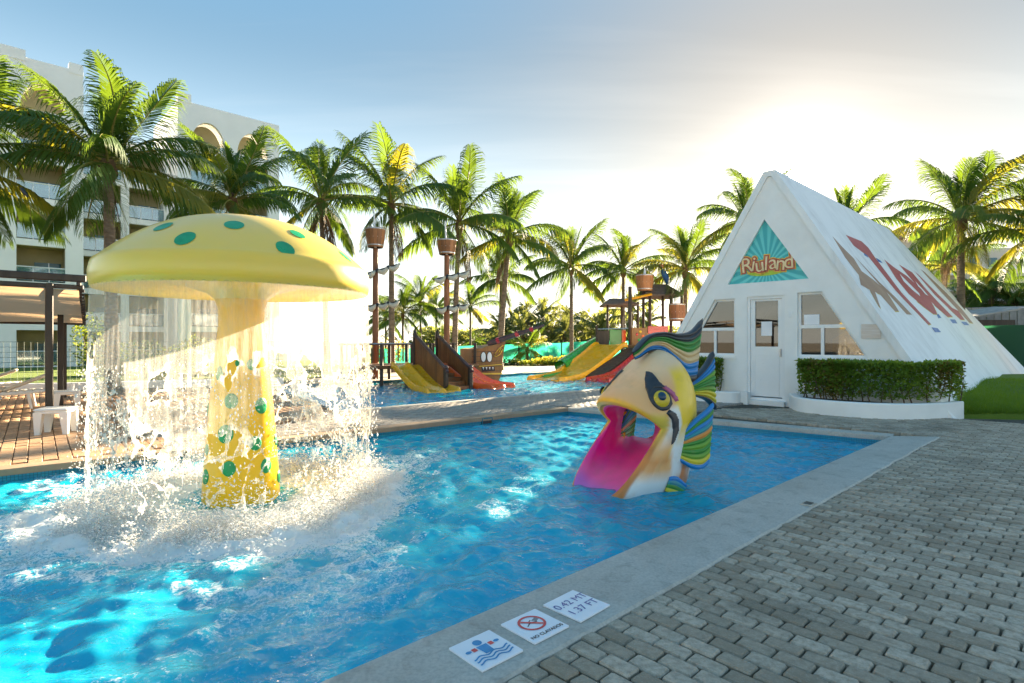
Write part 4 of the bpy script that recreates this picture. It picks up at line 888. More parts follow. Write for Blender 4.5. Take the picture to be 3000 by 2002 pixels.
# frame mouldings round openings
def loop_frame(poly, w_, d0, d1_, name, mat, par):
    c = (sum(p[0] for p in poly)/len(poly), sum(p[1] for p in poly)/len(poly)); n = len(poly); ins = []
    for i in range(n):                                    # inset polygon
        p0, p1, p2 = (Vector(poly[(i+k-1) % n]) for k in range(3)); e1 = (p1-p0).normalized(); e2 = (p2-p1).normalized(); n1 = Vector((-e1.y, e1.x)); n2 = Vector((-e2.y, e2.x))
        k = (n1+n2); k = k*(w_/max(k.dot(n1), .2)); ins.append((p1.x+k.x, p1.y+k.y))
    m = MB(); m.slab([poly, ins], lambda a, b, d: FP(a, b, d0+d), d1_-d0); m.build(name, mat, par); return ins
def _glass():
    b = NB('window_glass'); fr = b.n('ShaderNodeFresnel'); fr.inputs[0].default_value = 1.5; g_ = b.n('ShaderNodeBsdfGlossy'); g_.inputs['Roughness'].default_value = .015; tp = b.n('ShaderNodeBsdfTransparent'); tp.inputs[0].default_value = (.5, .46, .4, 1)
    return b.done(b.ms(b.m('MULTIPLY_ADD', fr.outputs[0], .9, .10), tp.outputs[0], g_.outputs[0]))
M['glass'] = _glass()
def pane(poly, d, par, name='pane'): m = MB(); m.slab([poly], lambda a, b, q: FP(a, b, d+q), .008); return m.build(name, M['glass'], par)
for poly, mulx in ((win_r, None), (win_l, None)):
    wf = MB(); w0 = loop_frame(poly, .05, .07, .13, 'window', M['pvc'], hut)
    win = hut.children[-1]; ORG[win] = ORG[hut]
    zb = min(p[1] for p in poly); ztp = max(p[1] for p in poly); zm = zb+(ztp-zb)*.47
    def xs(zq):                                           # span of the opening at a height
        out = []
        for i in range(4):
            a_, b_ = poly[i], poly[(i+1) % 4]
            if (a_[1]-zq)*(b_[1]-zq) < 0: out.append(a_[0]+(b_[0]-a_[0])*(zq-a_[1])/(b_[1]-a_[1]))
        return min(out), max(out)
    l_, r_ = xs(zm); m = MB(); m.slab([[(l_, zm-.035), (r_, zm-.035), (r_, zm+.035), (l_, zm+.035)]], lambda a, b, d: FP(a, b, .068+d), .06); m.build('transom', M['pvc'], win)
    lb, rb = xs(zb+.03); mx = (lb+(rb-lb)*.36) if poly is win_r else (rb-(rb-lb)*.40)
    m = MB(); m.slab([[(mx-.03, zb+.02), (mx+.03, zb+.02), (mx+.03, zm), (mx-.03, zm)]], lambda a, b, d: FP(a, b, .066+d), .06); m.build('mullion', M['pvc'], win)
    pane(w0, .10, win)
    sl, sr = xs(zb+.001); m = MB(); m.slab([[(sl-.03, zb-.07), (sr+.03, zb-.07), (sr+.03, zb-.002), (sl-.03, zb-.002)]], lambda a, b, d: FP(a, b, -.03+d), .12); m.build('sill', M['white'], win)
    if poly is win_r:
        face_shape('notice', [(l_+.10, zm+.04), (l_+.40, zm+.04), (l_+.40, zm+.25), (l_+.10, zm+.25)], .088, M['signwhite'], win, .003)
# door
df = loop_frame(door_l, .06, .03, .13, 'door', M['pvc'], hut); door = hut.children[-1]; ORG[door] = ORG[hut]
(a0, b0), (a1, b1) = df[0], df[2]; wz0 = face(2240, 1016)[1]; wz1 = face(2240, 882)[1]
leaf = [(a0+.005, b0+.02), (a1-.005, b0+.02), (a1-.005, b1-.005), (a0+.005, b1-.005)]; wh = [(a0+.10, wz0), (a1-.10, wz0), (a1-.10, wz1), (a0+.10, wz1)]
m = MB(); m.slab([leaf, wh], lambda a, b, d: FP(a, b, .06+d), .05); m.build('door_leaf', M['pvc'], door); pane(wh, .085, door, 'door_pane')
loop_frame([(a0+.07, .16), (a1-.07, .16), (a1-.07, wz0-.16), (a0+.07, wz0-.16)], .03, .052, .062, 'door_moulding', M['pvc'], door)
m = MB(); m.slab([[(a1-.06, wz0-.22), (a1-.035, wz0-.22), (a1-.035, wz0-.05), (a1-.06, wz0-.05)]], lambda a, b, d: FP(a, b, .02+d), .04); m.build('door_handle', M['metal'], door)
nt0 = (a0+a1)/2; face_shape('notice', [(nt0-.12, wz0+.24), (nt0+.11, wz0+.24), (nt0+.11, wz0+.55), (nt0-.12, wz0+.55)], .078, M['signwhite'], door, .003)
m = MB(); m.slab([[(dl-.02, -.05), (drr+.02, -.05), (drr+.02, .062), (dl-.02, .062)]], lambda a, b, d: FP(a, b, -.10+d), .25); m.build('door_step', M['white'], hut)
sw = face(2317, 922); face_shape('bell_switch', [(sw[0]-.04, sw[1]-.06), (sw[0]+.04, sw[1]-.06), (sw[0]+.04, sw[1]+.06), (sw[0]-.04, sw[1]+.06)], -.02, M['pvc'], hut, .02)
pl0, pl1 = face(2524, 992), face(2581, 949); face_shape('plaque', [(pl0[0], pl0[1]), (pl1[0], pl0[1]), (pl1[0], pl1[1]), (pl0[0], pl1[1])], -.022, pm('marble_plaque', (.55, .45, .38), (.68, .62, .58), 7, .35, .05, st=(.3, .3, 3)), hut, .02)
# lettering painted on the roof slope (crop pixels -> photo -> roof plane)
M['brick_red'] = pm('faded_red_paint', (.40, .05, .05), (.50, .14, .13), 3, .6, .1); M['rblue'] = pm('blue_paint', (.01, .15, .45), None, 5, .5, .05); M['rbrown'] = pm('faded_brown_paint', (.34, .19, .12), (.45, .30, .20), 3, .6, .1); M['ryel'] = pm('yellow_outline_paint', (.70, .55, .08), None, 5, .6, .05)
def roof_paint(name, pts, mat, off=.004, hole=None):
    cv = lambda l: [roofpt(2300+.287*a, 550+.287*b) for a, b in l]
    loops = [[(max(t, .05), z) for t, z in l] for l in [cv(pts)]+([cv(hole)] if hole else [])]; m = MB(); flat_ = [p for l in loops for p in l]
    tr = tessellate_polygon([[Vector((p[0], p[1], 0)) for p in l] for l in loops]); m.add([RP(t, z, off+.02) for t, z in flat_], [tuple(t) for t in tr]); o = m.build(name, mat, hut, fix=False)
    for p in o.data.polygons: pass
    return o
def grow(l, k): 
    c = np.mean(l, 0); return [tuple(c+(np.array(p)-c)*(1+k/np.linalg.norm(np.array(p)-c))) for p in l]
def letter(name, pts, mat, hole=None, feet=()):
    roof_paint(name+'_outline', grow(pts, 9), M['ryel'], .002); roof_paint(name, pts, mat, .005, hole)
    for f_ in feet: roof_paint('letter_foot', f_, M['rblue'], .006)
letter('painted_letter', [(600, 478), (760, 545), (840, 620), (905, 715), (1180, 1080), (1480, 1400), (1450, 1405), (1120, 1060), (840, 712), (770, 660), (690, 600)], M['brick_red'], None, [[(790, 672), (830, 700), (842, 722), (800, 700)], [(915, 722), (960, 748), (990, 780), (940, 762)], [(1484, 1432), (1545, 1440), (1582, 1482), (1520, 1482)]])
letter('painted_letter', [(1000, 738), (1110, 825), (1230, 905), (1380, 1040), (1490, 1180), (1545, 1300), (1500, 1295), (1400, 1220), (1250, 1090), (1120, 930)], M['brick_red'], [(1160, 885), (1260, 985), (1360, 1085), (1370, 1115), (1290, 1050), (1200, 960)], [[(1550, 1290), (1585, 1335), (1555, 1340), (1540, 1310)]])
letter('painted_letter', [(1150, 788), (1290, 872), (1420, 1030), (1560, 1180), (1700, 1322), (1650, 1325), (1520, 1210), (1400, 1080), (1270, 930)], M['brick_red'], [(1320, 960), (1400, 1045), (1455, 1110), (1430, 1100), (1360, 1030)], [[(1672, 1350), (1725, 1352), (1750, 1392), (1700, 1390)]])
letter('painted_letter', [(1305, 850), (1360, 900), (1560, 1100), (1700, 1235), (1760, 1262), (1825, 1355), (1780, 1350), (1690, 1265), (1520, 1100)], M['brick_red'], None, [[(1785, 1374), (1840, 1376), (1872, 1410), (1820, 1408)]])
letter('painted_letter', [(1372, 835), (1420, 870), (1640, 1080), (1800, 1250), (1910, 1388), (1870, 1380), (1760, 1260), (1600, 1090)], M['rbrown'])
roof_paint('painted_figure_outline', grow([(470, 500), (560, 600), (690, 730), (770, 860), (880, 940), (1010, 1050), (1150, 1270), (1110, 1270), (960, 1100), (905, 1070), (965, 1240), (940, 1215), (850, 1050), (760, 1000), (740, 900), (600, 720)], 9), M['ryel'], .002)
roof_paint('painted_figure', [(470, 500), (560, 600), (690, 730), (770, 860), (880, 940), (1010, 1050), (1150, 1270), (1110, 1270), (960, 1100), (905, 1070), (965, 1240), (940, 1215), (850, 1050), (760, 1000), (740, 900), (600, 720)], M['rbrown'], .005)
roof_paint('painted_spear', [(690, 700), (960, 980), (1120, 1130), (1285, 1305), (1230, 1300), (1060, 1110), (940, 985)], M['rbrown'], .005)
# ---- planters and hedges
def planter(label, pts, h, parent_cat='planter'):
    P = spl([(p[0], p[1]) for p in pts], 40); o = thing('planter_wall', label, 'planter', (P[20][0], P[20][1], 0)); nrm_ = []
    rows = []
    for i in range(40):
        t = P[min(i+1, 39)]-P[max(i-1, 0)]; n_ = np.array((-t[1], t[0])); n_ = n_/np.linalg.norm(n_)
        if n_.dot(np.array(HR)) < 0: n_ = -n_
        row = [(P[i][0]+n_[0]*q, P[i][1]+n_[1]*q, zz_) for q, zz_ in ((0, BED), (0, h-.015), (.015, h), (.125, h), (.14, h-.015), (.14, BED))]; rows.append(row)
    MB().grid(rows).build('kerb', M['white'], o, smooth=35)
    so2 = MB(); ring_ = [(r_[4][0], r_[4][1]) for r_ in rows]+[tuple(HO+HE*((Vector(rows[-1][4][:2])-HO).dot(HE))), tuple(HO+HE*((Vector(rows[0][4][:2])-HO).dot(HE)))]
    tr = tessellate_polygon([[Vector((p[0], p[1], 0)) for p in ring_]]); so2.add([(p[0], p[1], h-.07) for p in ring_], [tuple(t) for t in tr]); so2.build('soil', M['soil'], o, fix=False); return rows
PR = [G(2290, 1194), G(2340, 1206), G(2472, 1221), G(2642, 1229), G(2770, 1225), G(2824, 1219)]; PR = [p.xy for p in PR]; PR[0] = HO+HE*((PR[0]-HO).dot(HE))-HR*.12
rr_ = planter('low curved white planter wall under the hut right window', PR, .265)
PL = [HO+HE*(-2.9)-HR*.75, HO+HE*(-2.0)-HR*.72, HO+HE*(-1.2)-HR*.60, HO+HE*(dl-.10)-HR*.45, HO+HE*(dl-.04)-HR*.02]
planter('low white planter wall left of the hut door', PL, .24)
LEAF = np.array([(0, 0, 0), (.45, .32, .06), (1, 0, 0), (.45, -.32, .06)])
def leaves(P, size, r, upbias=.3):                        # many small bent leaves
    n = len(P); a = r.random(n)*6.283; el = r.normal(.25, .6, n); roll = r.normal(0, .6, n); s_ = size*(.6+.8*r.random(n))
    dx = np.stack([np.cos(a)*np.cos(el), np.sin(a)*np.cos(el), np.sin(el)], -1); up_ = np.stack([r.normal(0, .5, n), r.normal(0, .5, n), np.ones(n)], -1)
    sdv = np.cross(dx, up_); sdv /= np.linalg.norm(sdv, axis=1)[:, None]+1e-9; nv_ = np.cross(sdv, dx)
    V = P[:, None, :]+s_[:, None, None]*(LEAF[None, :, 0, None]*dx[:, None]+LEAF[None, :, 1, None]*sdv[:, None]+LEAF[None, :, 2, None]*nv_[:, None])
    return V.reshape(-1, 3), (np.arange(n)[:, None]*4+np.array([0, 1, 2, 3])[None])
def leafobj(name, P, size, mats, parent, r, w2=.18, org=None):
    V, Fq = leaves(P, size, r); o3 = ORG[parent] if org is None else org; me = bpy.data.meshes.new(name); me.from_pydata((V-np.array(o3)).tolist(), [], Fq.tolist())
    for m_ in mats: me.materials.append(m_)
    if len(mats) > 1: me.polygons.foreach_set('material_index', (vnoise(P[:, 0], P[:, 1]+P[:, 2], 1.7, 77)+r.normal(0, .08, len(P)) > 1-w2*2).astype(np.int32))
    return tag(link(name, me, parent), kind='stuff')
def hedge(label, line, depth, z0_, z1_, n, nst):
    L_ = spl(line, 60); o = thing('hedge', label, 'hedge', (L_[30][0], L_[30][1], z0_)); r = np.random.default_rng(n)
    u = r.random(n)*59; i = u.astype(int); f = u-i; p = L_[i]*(1-f[:, None])+L_[np.minimum(i+1, 59)]*f[:, None]; q = r.beta(.55, .55, n)*depth; z = z0_+.10+(z1_-z0_-.10)*np.maximum(r.beta(1.3, .62, n), 0)
    top = vnoise(p[:, 0], p[:, 1], 3, 71)*.18-.08; endf = np.minimum(u, 59-u); z = np.minimum(z, z1_+top); P = np.stack([p[:, 0]+HR.x*q, p[:, 1]+HR.y*q, z], -1)
    gaps = vnoise(P[:, 0]+P[:, 1], P[:, 2], 4.2, 72); lowg = (P[:, 2]-z0_)/(z1_-z0_); P = P[(gaps > .36-.2*lowg)|(lowg > .8)]
    leafobj('foliage', P, .062, [M['hedge'], M['hedge_b']], o, r)
    for k in range(nst):
        c = L_[int((k+.5)/nst*59)]; d_ = depth*(.3+.4*r.random()); b0_ = Vector((c[0]+HR.x*d_, c[1]+HR.y*d_, z0_-.08)); lean = Vector((r.normal(0, .05), r.normal(0, .03), 0))
        MB().tube([b0_, b0_+lean+Vector((0, 0, .22)), b0_+lean*1.6+Vector((r.normal(0, .05), 0, .5))], [.016, .011, .006], 5).build('stem', M['twig'], o)
hl = [tuple(G(*p, .265).xy+HR*.19) for p in ((2326, 1165), (2400, 1172), (2472, 1177), (2642, 1184), (2805, 1182))]
hedge('clipped green hedge growing in the curved planter under the hut right window', hl, .50, .20, .97, 15000, 22)
hedge('small green hedge beside the hut door behind the fish slide', [tuple(HO+HE*(-2.6)-HR*.45), tuple(HO+HE*(-1.6)-HR*.45), tuple(HO+HE*(-.95)-HR*.40)], .4, .18, .95, 5000, 8)
# ---- grass bank at the right
def bank():
    r = np.random.default_rng(3); rows = []; a = G(2822, 1219).xy; ex = Vector((.985, -.17)); ey = Vector((.40, .92)); nu, nv_ = 60, 50
    def hgt(u, v):
        return .02+.055*min(1, v/.12)+.30*(1-math.exp(-max(v-.05, 0)/1.6))+.03*math.sin(u*1.7+v)
    for j in range(nv_):
        v = 7.5*(j/(nv_-1))**1.5; rows.append([])
        for i in range(nu):
            u = -.02+9*(i/(nu-1))**1.3; p = a+ex*u+ey*v; rows[-1].append((p.x, p.y, hgt(u, v) if j else BED))
    m = MB(); m.grid(rows); tag(m.build('grass_bank', _lawn('bank_turf', (.14, .22, .016), (.10, .17, .014)), smooth='all'), kind='structure')
    n = 42000; u = 9*r.random(n)**1.6; v = .02+5.5*r.random(n)**1.8; bx_ = a.x+ex.x*u+ey.x*v; by_ = a.y+ex.y*u+ey.y*v
    ok = ((bx_-HO.x)*HE.x+(by_-HO.y)*HE.y) > sc0+hb-.25; bx_, by_, u, v = bx_[ok], by_[ok], u[ok], v[ok]; n = len(u)
    hz_ = .02+.055*np.minimum(1, v/.12)+.30*(1-np.exp(-np.maximum(v-.05, 0)/1.6))+.03*np.sin(u*1.7+v)
    an = r.random(n)*6.283; ln = .04+.075*r.random(n)**1.5; le = r.normal(0, .035, (n, 2)); w_ = .0045
    V = np.stack([np.stack([bx_-np.cos(an)*w_, by_-np.sin(an)*w_, hz_-.01], -1), np.stack([bx_+np.cos(an)*w_, by_+np.sin(an)*w_, hz_-.01], -1), np.stack([bx_+le[:, 0], by_+le[:, 1], hz_+ln], -1)], 1).reshape(-1, 3)
    me = bpy.data.meshes.new('grass'); me.from_pydata(V.tolist(), [], np.arange(n*3).reshape(-1, 3).tolist()); me.materials.append(leafmat('grass_blade', (.16, .27, .02), (.10, .20, .016), (.36, .48, .02), .4)); tag(link('grass', me), 'short green grass blades on the bank beside the hut', 'grass', kind='stuff')
bank()
# ================================================================== PLAY SHIP AND TOWER IN THE FAR POOL
def slide_part(name, top, D, prof, width, lanes, mat, parent, side=None):
    D = Vector(D).normalized(); W = side if side is not None else Vector((-D.y, D.x)); lw_ = width/lanes; cs = [(0, -.10), (0, .09), (.025, .115), (.05, .10)]
    for k in range(lanes):
        o_ = k*lw_; cs += [(o_+.10, .02), (o_+lw_*.3, 0), (o_+lw_*.7, 0), (o_+lw_-.10, .02)]
        if k < lanes-1: cs += [(o_+lw_-.045, .085), (o_+lw_, .105), (o_+lw_+.045, .085)]
    cs += [(width-.05, .10), (width-.025, .115), (width, .09), (width, -.10)]
    pr = spl([(a, b) for a, b in prof], 26); rows = [[(top.x+D.x*d+W.x*w_, top.y+D.y*d+W.y*w_, z+h_) for w_, h_ in cs] for d, z in pr]
    m = MB(); m.grid(rows)
    d, z = pr[-1]                                         # rounded end lip
    rows2 = [rows[-1]]
    for k in range(1, 6):
        a = math.pi/2*k/5; rows2.append([(top.x+D.x*(d+.10*math.sin(a))+W.x*w_, top.y+D.y*(d+.10*math.sin(a))+W.y*w_, z+h_*math.cos(a)**.5*(1 if h_ > 0 else 1)-.10*(1-math.cos(a))) for w_, h_ in cs])
    m.grid(rows2); return m.build(name, mat, parent, smooth=50)
ship = thing('play_ship', 'wooden pirate play ship with two masts, stairs and slides', 'play ship', (-1.9, 17.5, WZ2))
bdir = Vector((-.51, .86)).normalized(); wdir = Vector((bdir.y, -bdir.x)); FLp = Vector((-1.98, 16.85)); LN = 2.5
for side in (0, 1):
    o0 = FLp+wdir*.82*side; rzb = math.atan2(bdir.y, bdir.x); npl = 16
    pn = MB().box((o0.x+bdir.x*LN/2, o0.y+bdir.y*LN/2, .0), (LN-.1, .03, .25), rzb).build('stair_side', M['plank'], ship)
    for k in range(npl):
        d0 = LN*(k+.5)/npl; zt_ = .50+.98*min(1, (d0/LN)*1.06); p = o0+bdir*d0
        MB().cbox((p.x, p.y, (zt_-.35)/2), (LN/npl-.012, .045, zt_+.35), .006, rzb).build('plank', M['plank'], pn)
    a_ = o0-bdir*.12; b_ = o0+bdir*(LN*.94); c_ = o0+bdir*(LN+.05)
    MB().tube([(a_.x, a_.y, .44), (o0.x, o0.y, .53), (b_.x, b_.y, 1.50), (c_.x, c_.y, 1.52)], .055, 8).build('hand_rail', M['rail'], ship, smooth=True)
    MB().cbox((o0.x, o0.y, .05), (.13, .13, .95), .02, rzb).build('post', M['dark_wood'], ship); MB().cbox((c_.x, c_.y, .60), (.12, .12, 2.1), .02, rzb).build('post', M['dark_wood'], ship)
    MB().ball((o0.x, o0.y, .56), .085, 8).build('post_cap', M['rail'], ship, smooth='all'); MB().lathe([(.06, 0), (.045, .05), (.02, .12), (.0, .16)], 10, (c_.x, c_.y, 1.65)).build('post_cap', M['dark_wood'], ship, smooth=True)
for k in range(6):
    p = FLp+wdir*.41+bdir*(.12+.30*k); MB().cbox((p.x, p.y, -.06+.115*k), (.30, .76, .12), .01, math.atan2(bdir.y, bdir.x)).build('step', M['plank'], ship)
pc = FLp+bdir*(LN+1.0)+wdir*.1; MB().cbox((pc.x, pc.y, .5), (2.0, 4.6, .12), .02, math.atan2(bdir.y, bdir.x)).build('platform', M['plank'], ship)
for q in np.linspace(-2.1, 2.2, 6):
    for d0 in (LN+.1, LN+1.9):
        p = FLp+bdir*d0+wdir*(q+.1); MB().cbox((p.x, p.y, .45), (.10, .10, 1.7), .015).build('post', M['dark_wood'], ship)
bal = MB()
for q in np.linspace(-2.1, 2.2, 24):
    p = FLp+bdir*(LN+1.9)+wdir*(q+.1); MB().box((p.x, p.y, .92), (.04, .06, .62), math.atan2(wdir.y, wdir.x)).build('baluster', M['plank'], ship)
p = FLp+bdir*(LN+1.9)+wdir*.15; MB().cbox((p.x, p.y, 1.25), (4.5, .08, .07), .01, math.atan2(wdir.y, wdir.x)).build('top_rail', M['rail'], ship)
MB().tube([(*(FLp+bdir*(LN+.0)-wdir*2.2), 1.28), (*(FLp+bdir*(LN+.0)-wdir*.15), 1.28)], .02, 6).build('top_rail', M['metal'], ship)
# side slides
slide_part('yellow_slide', Vector((-3.95, 18.35)), (.51, -.86), [(0, .58), (.25, .56), (.8, .36), (1.5, .12), (2.1, -.02), (2.7, -.06), (3.0, -.07)], 1.05, 2, M['syellow'], ship, wdir)
sl = FLp+wdir*.93+bdir*1.3; od = Vector((.80, -.60)).normalized()
slide_part('orange_slide', Vector((sl.x+.0, sl.y+.95)), od, [(0, .62), (.2, .60), (.7, .40), (1.2, .12), (1.6, -.02), (2.0, -.06), (2.35, -.07)], 1.15, 2, M['sorange'], ship, Vector((-.6, -.80)))
# bow
Yb = 20.3; crop = lambda a, b: (1050+.2128*a, 950+.2128*b); ex_ = Vector((-.35, .94))
def bowf(a, b, d): 
    p = AT(*crop(a, b), Yb); k = (1-min(1, max(0, (a-1640)/400)))*.5+.5; return Vector((p.x+ex_.x*d*k, p.y+ex_.y*d*k, p.z))
out_ = [(1560, 345), (1640, 335), (1700, 335), (1760, 305), (1860, 290), (1960, 262), (2030, 225), (2010, 330), (1985, 480), (1978, 640), (1952, 740), (1905, 830), (1820, 860), (1560, 860)]
m = MB(); m.slab([out_], bowf, 1.6); bow = m.build('bow', M['hull'], ship, smooth=30)
def bowpatch(nm, poly, mat, d=-.03, th=.025): m = MB(); m.slab([poly], lambda a, b, q_: bowf(a, b, d+q_), th); m.build(nm, mat, bow)
for cx_ in (1718, 1802): bowpatch('painted_eye_rim', ell(cx_, 452, 40, 76, 28), M['dark_wood'], -.03, .025); bowpatch('painted_eye', ell(cx_, 452, 31, 66, 28), M['white'], -.045, .02)  # white ovals with dark rims, the eyes painted on the bow
for k in range(7):
    yy = 380+k*66; bowpatch('strake', [(1562, yy), (1978-k*4, yy-12+k*2), (1978-k*4, yy-6+k*2), (1562, yy+6)], M['rail'], -.012, .012)
bowpatch('painted_mouth', [(1690, 590), (1870, 585), (1880, 640), (1700, 660)], M['black'], -.02, .016)
for k in range(4): bowpatch('painted_tooth', [(1705+k*44, 592), (1728+k*44, 592), (1720+k*44, 628)], M['white'], -.03, .012)
bowpatch('gold_band', [(1700, 672), (1978, 672), (1972, 692), (1705, 694)], M['gold'], -.022, .018); bowpatch('gold_band', [(1660, 575), (1975, 548), (1976, 560), (1660, 588)], M['gold'], -.022, .018)
cl_ = [(1990, 290), (1940, 330), (1880, 400), (1870, 440), (1900, 445), (1950, 410), (1985, 340), (1960, 330), (1925, 400)]
MB().tube([bowf(a, b, -.05) for a, b in cl_], .02, 6).build('gold_scroll', M['gold'], bow, smooth='all')
b0_, b1_ = AT(1430, 1008, 20.4), AT(1594, 953, 20.0); MB().tube([b0_, b0_.lerp(b1_, .45), b1_], [.11, .09, .045], 10).build('bowsprit', M['rail'], ship, smooth=True)
for t in (.18, .52, .78): c = b0_.lerp(b1_, t); dv = (b1_-b0_).normalized(); MB().tube([c-dv*.06, c+dv*.06], .13-.05*t, 12).build('red_band', M['sred'], ship, smooth=30)
# masts with barrel crow's nests and furled sails
M['canvas'] = pm('furled_sail_canvas', (.60, .54, .42), (.48, .42, .32), 6, .8, .5, 14, .02)
def barrel(parent, name, c, r0, r1, h_, n=14, mat='barrel'):
    b = MB().lathe([(r0-.03, .02), (r0, 0), (r1, h_), (r1-.03, h_), (r0-.035, .04)], 28, c).build(name, M['dark_wood'], parent); ORG[b] = ORG[parent]
    for k in range(n):
        a = 2*math.pi*k/n; w_ = math.pi*r1/n*.97; rows = []
        for zz_, rr2 in ((0, r0), (h_*.5, (r0+r1)/2+.02), (h_, r1)):
            rows.append([(c[0]+(rr2+.022)*math.cos(a+d_*w_*.98/r1), c[1]+(rr2+.022)*math.sin(a+d_*w_*.98/r1), c[2]+zz_) for d_ in (-1, -.9, 0, .9, 1)])
        MB().grid(rows).build('stave', M[mat], b, smooth=35, fix=False)
    for f_ in (.12, .52, .95): rr2 = r0+(r1-r0)*f_+.03; MB().lathe([(rr2, -.02), (rr2+.008, 0), (rr2, .02)], 28, (c[0], c[1], c[2]+h_*f_)).build('hoop', M['metal'], b, smooth='all')
    return b
for (mx, bot, top, tip, yards) in ((1100, 728, 672, 613, (((1062, 806), (1172, 774)), ((1066, 900), (1170, 884)))), (1309, 749, 705, 648, (((1268, 820), (1376, 796)), ((1275, 906), (1373, 894))))):
    Ym = 20.6; pb = AT(mx, bot, Ym); MB().tube([(pb.x, pb.y, -.5), (pb.x, pb.y, pb.z*.5), (pb.x, pb.y, pb.z)], [.12, .11, .095], 14).build('mast', M['mast'], ship, smooth=True); mast = ship.children[-1]; ORG[mast] = ORG[ship]
    tp_ = AT(mx, tip, Ym); MB().tube([pb, (pb.x-.06, pb.y, tp_.z)], [.045, .025], 8).build('mast_tip', M['pvc'], mast, smooth=True)
    hb_ = AT(mx, top, Ym).z-pb.z; barrel(ship, 'crows_nest', (pb.x, pb.y, pb.z+.02), .25, .34, hb_)
    for ya, yb in yards:
        a_, b_ = AT(*ya, Ym-.16), AT(*yb, Ym-.16); MB().tube([a_, b_], .035, 8).build('yard', M['dark_wood'], ship)
        for k in range(3):
            t = (.20, .55, .84)[k]; c = a_.lerp(b_, t); q_ = MB(); Ll = (b_-a_).length*.125; dvv = (b_-a_).normalized()
            q_.tube([c-dvv*Ll*1.15+Vector((0, -.02, .02)), c-dvv*Ll*.7+Vector((0, -.03, -.07)), c+Vector((.02, -.04, -.13)), c+dvv*Ll*.7+Vector((0, -.03, -.07)), c+dvv*Ll*1.15+Vector((0, -.02, .02))], [.03, .075, .105, .075, .03], 12); q_.build('furled_sail', M['canvas'], ship, smooth='all')
            if k: e_ = c-dvv*Ll*1.2; MB().tube([e_-dvv*.05, e_+dvv*.05], .075, 8).build('sail_tie', M['black'], ship)
# ---- tower with wide slides
tower = thing('play_tower', 'wooden play tower with wide yellow slide, small roofs and hanging barrels', 'play tower', (5.0, 25.0, WZ2))
sD = Vector((-.66, -.755)).normalized(); sW = Vector((.75, -.66)).normalized()
slide_part('yellow_slide', Vector((3.75, 25.0)), sD, [(-.1, 1.20), (.3, 1.18), (1.3, .72), (2.6, .22), (3.4, .02), (4.2, -.05), (4.75, -.06)], 1.5, 1, M['syellow'], tower, sW)
slide_part('red_slide', Vector((5.75, 24.0)), sD, [(-.1, 1.25), (.3, 1.20), (1.3, .72), (2.6, .20), (3.4, .02), (4.2, -.04), (4.6, -.05)], 1.0, 2, M['sred'], tower, sW)
tb = [(4.1, 26.3, 1.35), (3.4, 25.2, 1.05), (2.6, 24.1, .62), (2.0, 23.2, .30)]
m = MB(); m.tube(tb, .28, 18, False); rows_in = m; m.tube([tuple(Vector(p)+Vector((0, 0, .0))) for p in tb], .255, 18, False); m.build('green_tube_slide', M['sgreen'], tower, smooth=True, fix=False)
slide_part('green_run_out', Vector((1.75, 23.1)), sD, [(0, .05), (.5, .0), (1.0, -.04), (1.3, -.05)], .5, 1, M['sgreen'], tower, sW)
MB().cbox((5.4, 26.3, 1.13), (3.6, 2.6, .14), .02, math.atan2(sW.y, sW.x)).build('platform', M['plank'], tower)
m = MB(); m.add([(3.78, 24.9, -.3), (5.0, 23.8, -.3), (5.0, 23.8, 1.15), (3.78, 24.9, 1.15), (2.7, 22.4, -.3)], [(0, 1, 2, 3)]); 
sk_ = MB(); pA = Vector((3.75, 25.0))+sW*1.5; pB = pA+sD*3.1
sk_.add([(pA.x, pA.y, -.4), (pB.x, pB.y, -.4), (pB.x, pB.y, .02), (pA.x, pA.y, 1.08), (pA.x+.5, pA.y-.4, -.4), (pB.x+.5, pB.y-.4, -.4), (pB.x+.5, pB.y-.4, .02), (pA.x+.5, pA.y-.4, 1.08)], [(0, 1, 2, 3), (7, 6, 5, 4), (0, 4, 5, 1), (1, 5, 6, 2), (2, 6, 7, 3), (3, 7, 4, 0)]); sk_.build('slide_support', M['dark_wood'], tower)
def tpost(px, ytop, Y, r=.06): p = AT(px, ytop, Y); MB().tube([(p.x, p.y, -.4), (p.x, p.y, p.z)], r, 8).build('post', M['dark_wood'], tower, smooth=True)
for a in ((1748, 955, 25.2, .05), (1780, 885, 26.5, .055), (1822, 880, 27.3, .06), (1846, 840, 25.0, .085), (1869, 885, 26.2, .055), (1885, 845, 26.0, .065), (1904, 850, 25.5, .07), (1942, 850, 27.0, .065), (1966, 850, 25.3, .07), (1997, 850, 26.5, .07)): tpost(*a)
def tpanel(nm, x0, x1, y0, y1, Y, mat, th=.08): p, q = AT(x0, y0, Y), AT(x1, y1, Y); MB().cbox(((p.x+q.x)/2, Y, (p.z+q.z)/2), (abs(q.x-p.x), th, abs(p.z-q.z)), .012).build(nm, mat, tower)
tpanel('wood_panel', 1749, 1785, 969, 1014, 25.6, M['dark_wood']); tpanel('green_panel', 1786, 1820, 967, 1014, 25.7, M['sgreen']); tpanel('orange_panel', 1822, 1833, 968, 1014, 25.6, M['sorange'])
tpanel('flower_panel', 1851, 1896, 961, 1042, 24.8, M['hull']); tpanel('red_panel', 1898, 1957, 956, 1010, 25.0, M['sred'])
for i, (fx, fy) in enumerate(((1866, 980), (1876, 972), (1884, 985), (1872, 996), (1882, 1004), (1868, 1012))):
    c = AT(fx, fy, 24.75); MB().ball(c, .06, 6, (1, .3, 1)).build('painted_flower', (M['sred'], M['bright'], M['sorange'], M['sgreen'])[i % 4], tower, smooth='all')
